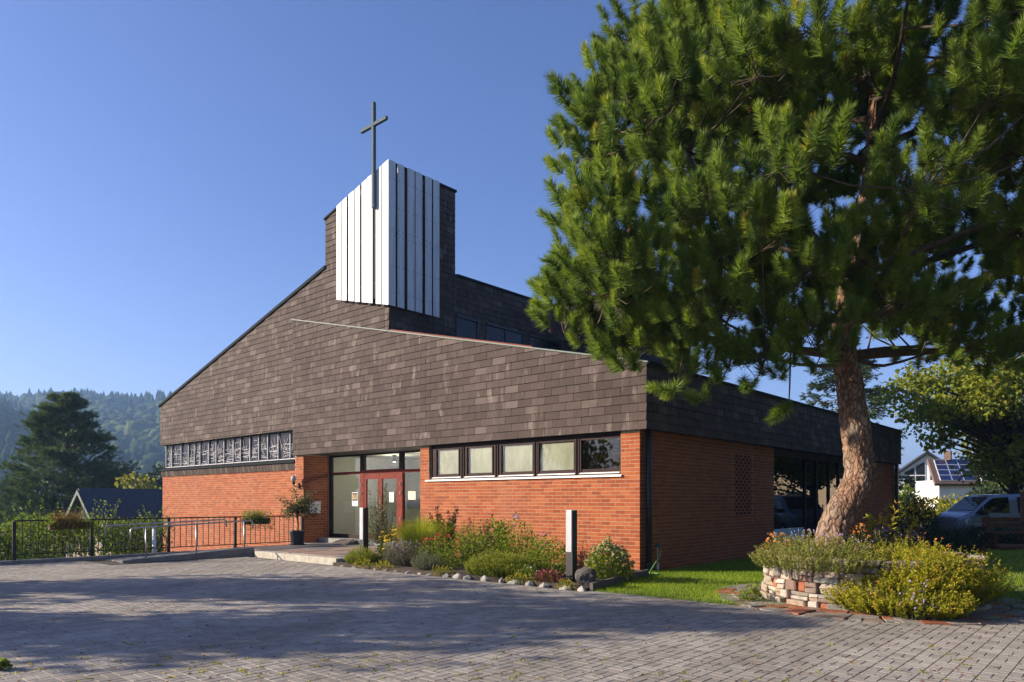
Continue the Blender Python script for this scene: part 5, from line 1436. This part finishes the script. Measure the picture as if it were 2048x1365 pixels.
c = site(12.2, 20.8); sprigs('juniper', (c.x, c.y), (1.05, .9), .72, 'spreading grey-green juniper right of the church side wall', 'dark_leaf', 420, .06, 26, 1.1, z0=.02)
for k, (l, d, r, h) in enumerate(((14.6, 23.4, 1.0, .72), (15.8, 23.6, 1.0, .75), (17.2, 24.2, 1.1, .7), (13.6, 21.9, .7, .42))):
    c = site(l, d); bush('low_shrub', (c.x, c.y), (r, r * .7), h, ['low dark shrub in front of the van wheel', 'low dark shrub in front of the van door', 'low dark shrub at the right edge behind the log bench', 'lowest dark shrub right of the juniper'][k], 'dark_leaf', 2200, .07, .5, .3, z0=.0, group='low shrubs in front of the van')
# far garden shrubs
for k, (l, d, r, h, z0, mt, lab) in enumerate((
    (27.0, 50, 1.3, 2.1, .4, 'bush_leaf', 'green shrub beside the white house gable'), (31.8, 54, .7, 2.1, .9, 'yellow_leaf', 'small golden conifer in front of the white house'),
    (25.4, 38, 1.5, 2.2, .1, 'dark_leaf', 'dark vine-covered shrub in front of the solar roof'), (25.2, 42, 2.6, 1.5, .2, 'lime_leaf', 'bright bush behind the clipped round bush'),
    (29.5, 43, 2.2, 3.0, .3, 'bush_leaf', 'tall leafy shrub behind the van windscreen'), (33.5, 44, 2.6, 3.0, .3, 'hedge_leaf', 'sunlit shrub behind the van roof'))):
    c = site(l, d); bush('garden_shrub', (c.x, c.y), (r, r), h, lab, mt, 1500, .22, .6, .3, z0=z0, nst=8)

# ================================================================== HOUSES
def house(name, g, rdirv, half, depth, eave, apex, base, label, wall, roofm, over=.35, th=.14):
    """gable at g (site point), ridge running along rdirv"""
    rd = Vector((rdirv[0] * CS - rdirv[1] * SN, rdirv[0] * SN + rdirv[1] * CS, 0)).normalized()
    u = Vector((-rd.y, rd.x, 0)); G = site(*g)
    t = thing(name, (G.x, G.y, base), label, 'house')
    def P(a, z, b=0.0): q = G + u * a + rd * b; return Vector((q.x, q.y, z))
    MB().prism([P(-half, base), P(half, base), P(half, eave), P(0, apex), P(-half, eave)], rd * depth).build('wall', wall, t)
    sl_ = (apex - eave) / half
    for s in (-1, 1):
        e = half + over; ze = apex - sl_ * e
        MB().prism([P(0, apex + .02, -over), P(s * e, ze + .02, -over), P(s * e, ze + th, -over), P(0, apex + th + .02, -over)], rd * (depth + 2 * over)).build('roof', roofm, t)
    return t, P, u, rd
wh, P, u, rd = house('white_house', (41.5, 72), (.42, .907), 3.6, 11, 3.6, 6.35, .8, 'white gabled house with tall gable windows beyond the garden', 'house_white', 'tile_dark')
for s in (-1, 1):
    MB().prism([P(0, 6.34, -.4), P(s * 3.95, 3.33, -.4), P(s * 3.95, 3.12, -.4), P(0, 6.10, -.4)], rd * .06).build('barge_board', 'dark_flashing', wh)
for a, b, z1, z2 in ((-2.0, -1.15, 4.35, 4.85), (-1.0, -.25, 4.95, 5.4), (.25, 1.0, 5.4, 4.95), (1.15, 2.0, 4.85, 4.35)):
    fr = MB().prism([P(a - .12, 2.5, -.05), P(b + .12, 2.5, -.05), P(b + .12, z2 + .15, -.05), P(a - .12, z1 + .15, -.05)], rd * .04).build('window', 'white_metal', wh)
    MB().prism([P(a, 2.6, -.09), P(b, 2.6, -.09), P(b, 4.0, -.09), P(a, 4.0, -.09)], rd * .03).build('pane', 'dark_glass', fr)
    MB().prism([P(a, 4.12, -.09), P(b, 4.12, -.09), P(b, z2, -.09), P(a, z1, -.09)], rd * .03).build('pane', 'dark_glass', fr)
for a in (-1.9, .6, 1.5):
    fr = MB().prism([P(a, 1.2, -.05), P(a + .8, 1.2, -.05), P(a + .8, 2.2, -.05), P(a, 2.2, -.05)], rd * .04).build('window', 'white_metal', wh)
    MB().prism([P(a + .1, 1.3, -.09), P(a + .7, 1.3, -.09), P(a + .7, 2.1, -.09), P(a + .1, 2.1, -.09)], rd * .03).build('pane', 'dark_glass', fr)
dm = MB().prism([P(-2.3, 4.7, 3), P(-4.3, 4.7, 3), P(-4.3, 3.4, 3), P(-2.3, 3.4, 3)], rd * 1.6).build('dormer', 'tile_dark', wh)
# solar roof
sh = thing('solar_house', tuple(site(33, 52, .8)), 'low house with blue solar panels on its brown roof', 'house')
def SP(a, s, lift=0.0):
    """a metres along the eave, s 0..1 up the slope"""
    return site(30.8 + a + s * 1.0, 52 + a * .12 + s * 2.6, 2.85 + s * 1.75 + lift)
n_ = (SP(1, 0) - SP(0, 0)).cross(SP(0, 1) - SP(0, 0)).normalized()
MB().prism([SP(-.3, -.06), SP(11, -.06), SP(11, 1.05), SP(-.3, 1.05)], -n_ * .2).build('roof', 'tile_brown', sh)
MB().prism([site(31.0, 52.3, .4), site(41.2, 53.5, .4), site(41.2, 53.5, 3.1), site(31.0, 52.3, 3.0)], site(0, 3) - site(0, 0)).build('wall', 'house_white', sh)
for c_ in range(3):
    for r_ in range(4):
        a0, s0 = .15 + c_ * .93, .06 + r_ * .235
        fr = MB().prism([SP(a0, s0), SP(a0 + .91, s0), SP(a0 + .91, s0 + .228), SP(a0, s0 + .228)], n_ * .05).build('solar_panel', 'white_metal', sh)
        MB().prism([SP(a0 + .04, s0 + .012) + n_ * .05, SP(a0 + .87, s0 + .012) + n_ * .05, SP(a0 + .87, s0 + .216) + n_ * .05, SP(a0 + .04, s0 + .216) + n_ * .05], n_ * .01).build('cell_sheet', 'solar', fr)
for a0, s0 in ((3.4, .3), (4.4, .3), (3.4, .06), (4.4, .06), (5.4, .3), (5.4, .06)):
    fr = MB().prism([SP(a0, s0), SP(a0 + .91, s0), SP(a0 + .91, s0 + .228), SP(a0, s0 + .228)], n_ * .05).build('solar_panel', 'white_metal', sh)
    MB().prism([SP(a0 + .04, s0 + .012) + n_ * .05, SP(a0 + .87, s0 + .012) + n_ * .05, SP(a0 + .87, s0 + .216) + n_ * .05, SP(a0 + .04, s0 + .216) + n_ * .05], n_ * .01).build('cell_sheet', 'solar', fr)
q = SP(1.0, 1.0); MB().box(tuple(q), tuple(q + Vector((.45, .45, .7)))).build('chimney', 'tile_brown', sh)
# house left, in the valley
lh, P, u, rd = house('valley_house', (-20.6, 35), (.52, .854), 2.0, 10, -.35, 2.0, -5, 'pale timber gabled house with dark slate roof below the forecourt', 'house_timber', 'tile_dark', .45, .12)
for s in (-1, 1):
    MB().prism([P(0, 2.06, -.52), P(s * 2.45, -.83, -.52), P(s * 2.45, -1.03, -.52), P(0, 1.84, -.52)], rd * .06).build('barge_board', 'copper_green', lh)
for a in (-.55, .12):
    fr = MB().prism([P(a, -1.0, -.06), P(a + .45, -1.0, -.06), P(a + .45, .75, -.06), P(a, .75, -.06)], rd * .05).build('window', 'white_metal', lh)
    MB().prism([P(a + .07, -.9, -.1), P(a + .38, -.9, -.1), P(a + .38, .65, -.1), P(a + .07, .65, -.1)], rd * .03).build('pane', 'dark_glass', fr)
# house right of the garden, mirrored in the side windows
bh, P, u, rd = house('beige_house', (39, 36.5), (.85, .5), 5, 12, 3.2, 6.4, 0, 'beige house with brown roof right of the garden', 'house_beige', 'tile_brown')
for a in (-3, 1):
    fr = MB().prism([P(a, 1, -.06), P(a + 1.4, 1, -.06), P(a + 1.4, 2.3, -.06), P(a, 2.3, -.06)], rd * .05).build('window', 'white_metal', bh)
    MB().prism([P(a + .1, 1.1, -.1), P(a + 1.3, 1.1, -.1), P(a + 1.3, 2.2, -.1), P(a + .1, 2.2, -.1)], rd * .03).build('pane', 'dark_glass', fr)
broadleaf('garden_tree', 47, 34, [((47, 34, 6.5), (4.2, 4.2, 3.6))], 'broad garden tree right of the lawn', 'maple_leaf', 70, 60, .3, seed=11)

# ================================================================== VAN
van = thing('parked_van', tuple(site(18.6, 27.0, -.10)), 'blue-grey van parked nose left beyond the shrubs', 'van')
VO = Vector(van.location); VX = Vector((CS, SN, 0)); VN = Vector((SN, -CS, 0))       # along the van, towards the viewer
def VP(a, y, z): return VO + VX * a + VN * y + Vector((0, 0, z))
TOP = [(-2.45, .62), (-2.44, .84), (-2.36, 1.00), (-2.12, 1.13), (-1.85, 1.22), (-1.62, 1.42), (-1.38, 1.63), (-1.18, 1.78), (-.90, 1.86), (.2, 1.89), (1.2, 1.90), (2.2, 1.88), (2.5, 1.80), (2.62, 1.40), (2.66, .8), (2.66, .5)]
def ztop(x):
    for (a, za), (b, zb_) in zip(TOP, TOP[1:]):
        if a <= x <= b: return za + (zb_ - za) * (x - a) / max(b - a, 1e-6)
    return TOP[0][1] if x < TOP[0][0] else TOP[-1][1]
def vw(z, x):
    w = .95 if z < 1.0 else .95 - (z - 1.0) * .17
    if x < -2.0: w -= (-2.0 - x) * .35
    return w
m = MB(); stx = [-2.45, -2.40, -2.34, -2.24, -2.05, -1.85, -1.7, -1.55, -1.38, -1.25, -1.1, -.95, -.75, -.6, -.4, -.2, .1, .5, 1, 1.5, 2, 2.3, 2.5, 2.58, 2.64, 2.66]; NL = 9
for x in stx:
    zt_ = ztop(x)
    for k in range(NL):
        f = k / (NL - 1); z = .28 + (zt_ - .28) * f; w = vw(z, x) - (.10 if k == NL - 1 else 0)
        m.v.append(tuple(VP(x, w, z)))
    for k in reversed(range(NL)):
        f = k / (NL - 1); z = .28 + (zt_ - .28) * f; w = vw(z, x) - (.10 if k == NL - 1 else 0)
        m.v.append(tuple(VP(x, -w, z)))
R2 = 2 * NL
for i in range(len(stx) - 1):
    for k in range(R2): m.f.append((i * R2 + k, i * R2 + (k + 1) % R2, (i + 1) * R2 + (k + 1) % R2, (i + 1) * R2 + k))
m.f.append(tuple(range(R2))); m.f.append(tuple((len(stx) - 1) * R2 + k for k in reversed(range(R2))))
m.build('body', 'van_paint', van, smooth=False)
def side_poly(pts, off, th=.012):
    return MB().prism([VP(a, vw(z, a) + off, z) for a, z in pts], VN * -th)
side_poly([(-1.86, 1.16), (-1.66, 1.34), (-1.54, 1.44), (-1.54, 1.16)], .012).build('quarter_glass', 'dark_glass', van)
side_poly([(-1.50, 1.20), (-1.50, 1.47), (-1.22, 1.69), (-1.0, 1.76), (-.58, 1.77), (-.58, 1.20)], .012).build('door_window', 'van_glass', van)
side_poly([(-.26, 1.20), (-.26, 1.77), (1.15, 1.77), (1.15, 1.20)], .012).build('rear_window', 'dark_glass', van)
side_poly([(1.27, 1.20), (1.27, 1.77), (2.4, 1.74), (2.5, 1.20)], .012).build('rear_window', 'dark_glass', van)
MB().prism([VP(-1.80, .74, 1.275), VP(-1.80, -.74, 1.275), VP(-1.22, -.66, 1.765), VP(-1.22, .66, 1.765)], Vector((0, 0, .012))).build('windscreen', 'dark_glass', van)
for x in (-1.53, -.42, 1.21): side_poly([(x - .006, .4), (x + .006, .4), (x + .006, 1.76 if x > 0 else 1.1), (x - .006, 1.76 if x > 0 else 1.1)], .003, .01).build('door_seam', 'rubber', van)
side_poly([(-2.0, .86), (2.6, .86), (2.6, .885), (-2.0, .885)], .006, .01).build('trim_line', 'rubber', van)
for x in (-.72, -.12):
    side_poly([(x - .15, .97), (x + .15, .97), (x + .12, 1.04), (x - .12, 1.04)], .01).build('handle_cup', 'rubber', van)
    MB().bar(VP(x - .1, .99, 1.0), VP(x + .1, .99, 1.0), .03).build('door_handle', 'van_paint', van)
MB().obox(VP(-1.62, 1.08, 1.20), VX * .10, VN * .13, Vector((0, 0, .09))).build('wing_mirror', 'rubber', van, bevel=.03)
MB().prism([VP(-2.43, .72, .82), VP(-2.1, .93, .92), VP(-2.1, .93, .78), VP(-2.43, .74, .70)], VN * -.03).build('headlight', 'clear_lamp', van)
MB().box((0, 0, 0), (.01, .01, .01)).build('side_repeater', 'paper', van).location = VP(-1.2, .955, .72) - VO
for x in (-1.70, 1.55):
    for s in (-1, 1):
        w = MB(); w.tube([VP(x, s * .74, .32), VP(x, s * .965, .32)], .33, 24); o = w.build('wheel', 'rubber', van)
        r_ = MB(); r_.tube([VP(x, s * .966, .32), VP(x, s * .985, .32)], [.21, .19], 18); r_.build('rim', 'galvanised', o)
    a = [VP(x + math.cos(t) * .40, .957, .32 + math.sin(t) * .40) for t in [k * math.pi / 12 for k in range(13)]]
    MB().prism(a, VN * -.02).build('wheel_arch', 'rubber', van)

# ================================================================== LOG BENCH
lb_ = thing('log_bench', tuple(site(16.0, 22.8, 0)), 'rustic log bench in the shade at the right edge of the lawn', 'bench')
BO = Vector(lb_.location)
def BP(a, y, z): return BO + VX * a + VN * y + Vector((0, 0, z))
for a in (-.75, .75):
    MB().tube([BP(a, .45, .09), BP(a, -.5, .09)], .10, 10).build('foot_log', 'brown_wood', lb_, smooth=True)
    MB().obox(BP(a, -.05, .32), VX * .06, VN * .16, Vector((0, 0, .20))).build('leg', 'brown_wood', lb_)
    MB().obox(BP(a, -.32, .70), VX * .05, VN * .05, Vector((0, 0, .34))).build('back_post', 'brown_wood', lb_)
MB().tube([BP(-.95, .5, .10), BP(1.1, .45, .09)], .10, 10).build('front_log', 'brown_wood', lb_, smooth=True)
for k in range(3): MB().obox(BP(0, .12 - k * .15, .53), VX * .95, VN * .065, Vector((0, 0, .025))).build('seat_slat', 'brown_wood', lb_)
for k in range(2): MB().obox(BP(0, -.27, .76 + k * .17), VX * .95, VN * .02, Vector((0, 0, .07))).build('back_slat', 'brown_wood', lb_)
wp = thing('wooden_post', tuple(site(16.15, 22.8, 0)), 'reddish wooden post standing behind the log bench', 'post')
WO = Vector(wp.location)
MB().tube([WO, WO + Vector((0, 0, 1.72))], [.06, .055], 10).build('shaft', 'brown_wood', wp, smooth=True)
MB().lathe(tuple(WO + Vector((0, 0, 1.72))), [(.07, 0), (.07, .03), (.02, .08)], 10).build('post_cap', 'brown_wood', wp)

# ================================================================== HILLS
def hill_z(k, d):
    px = 1024 + 1441 * k
    H = 96 - .012 * (px - 50) + 5 * noise.noise((k * 9, 0, 4)) + 2.5 * noise.noise((k * 30, 0, 8))
    t = min(1, max(0, (d - 230) / 560)); z = -9 + (H + 9) * (t * t * (3 - 2 * t)) ** .9
    sp = max(0, min(1, (-.625 - k) / .11)); sp = sp * sp * (3 - 2 * sp)
    z += 27 * sp * math.exp(-((d - 400) / 95) ** 2)
    z += 7 * noise.noise((k * 14, d * .012, 2)) * t + 6 * noise.noise((k * 25, d * .03, 7)) * min(1, t * 3) * (1 - .5 * t)
    if d > 800: z -= (d - 800) * .05
    return z
m = MB(); ks = [-1.25 + .9 * i / 90 for i in range(91)] + [-.2, .1, .5]; ds = [150, 190] + [230 + 14 * i for i in range(50)] + [1000, 1300]
ks = [-1.25 + 1.05 * i / 100 for i in range(101)]
for d in ds:
    for k in ks:
        fade = 1 if k < -.3 else max(.2, 1 - (k + .3) * 6)
        p = site(k * d, d, hill_z(k, d) * fade); m.v.append(tuple(p))
n = len(ks)
for j in range(len(ds) - 1):
    for i in range(n - 1): m.f.append((j * n + i, j * n + i + 1, (j + 1) * n + i + 1, (j + 1) * n + i))
tag(m.build('hills', 'forest_floor', smooth=True), kind='structure')
bm = bmesh.new(); bmesh.ops.create_icosphere(bm, subdivisions=2, radius=1); ICO_V = np.array([tuple(v.co) for v in bm.verts]); ICO_F = np.array([[v.index for v in f.verts] for f in bm.faces]); bm.free()
rg = random.Random(77); parts = []
cand = 0
for _ in range(3000):
    d = 250 + 560 * rg.random() ** .75; k = rg.uniform(-.86, -.40)
    if rg.random() > .35 + .65 * d / 800: continue
    z = hill_z(k, d); con = (d > 650 and noise.noise((k * 6, d * .01, 9)) > -.25) or noise.noise((k * 12, d * .012, 3)) > .28
    h = rg.uniform(14, 21) if con else rg.uniform(9, 15); b = np.array(tuple(site(k * d, d, z)))
    tn = rg.uniform(.0, .45) if con else rg.uniform(.35, 1.0)
    if con:
        rings = [(.0, .04), (.22, .10), (.12, .34), (.17, .36), (.085, .62), (.12, .64), (.0, 1.0)]
        vs = []
        for r_, f_ in rings[1:-1]:
            for j in range(7):
                t_ = 6.283 * j / 7 + rg.random() * .5; q = r_ * h * rg.uniform(.75, 1.15); vs.append((math.cos(t_) * q, math.sin(t_) * q, (f_ + rg.uniform(-.03, .03)) * h))
        fs = [(i * 7 + j, i * 7 + (j + 1) % 7, i * 7 + 7 + (j + 1) % 7) for i in range(4) for j in range(7)] + [(i * 7 + j, i * 7 + 7 + (j + 1) % 7, i * 7 + 7 + j) for i in range(4) for j in range(7)]
        vs.append((0, 0, h)); fs += [(28 + j, 28 + (j + 1) % 7, 35) for j in range(7)]
        V_ = b + np.array(vs); F_ = np.array(fs)
    else:
        w = rg.uniform(4.2, 6.8); sd = rg.uniform(0, 90)
        k_ = np.array([1 + .42 * noise.noise((x * 1.6 + sd, y * 1.6, z_ * 1.6)) + .2 * noise.noise((x * 4 + sd, y * 4, z_ * 4)) for x, y, z_ in ICO_V])
        V_ = b + ICO_V * k_[:, None] * np.array([w, w, h * .55]) + np.array([0, 0, h * .5]); F_ = ICO_F
    parts.append((V_, F_, np.full(len(V_), np.clip(tn + rg.gauss(0, .1), 0, 1))))
V, F, T = cat(parts)
o = np_mesh('forest', V, F, 'forest_crown', None, 'stuff', T); o['label'] = 'mixed forest covering the far hills'

# ================================================================== HAZE
hz = MB().box((-2700, -2700, -80), (2700, 2700, 135)).build('haze', None)
hm = bpy.data.materials.new('haze'); hm.use_nodes = True
for n_ in list(hm.node_tree.nodes):
    if n_.type != 'OUTPUT_MATERIAL': hm.node_tree.nodes.remove(n_)
pv = hm.node_tree.nodes.new('ShaderNodeVolumePrincipled')
pv.inputs['Color'].default_value = (.36, .60, 1.0, 1); pv.inputs['Density'].default_value = HAZE; pv.inputs['Anisotropy'].default_value = .2
hm.node_tree.links.new(pv.outputs[0], hm.node_tree.nodes['Material Output'].inputs['Volume'])
hz.data.materials.append(hm); tag(hz, kind='stuff')
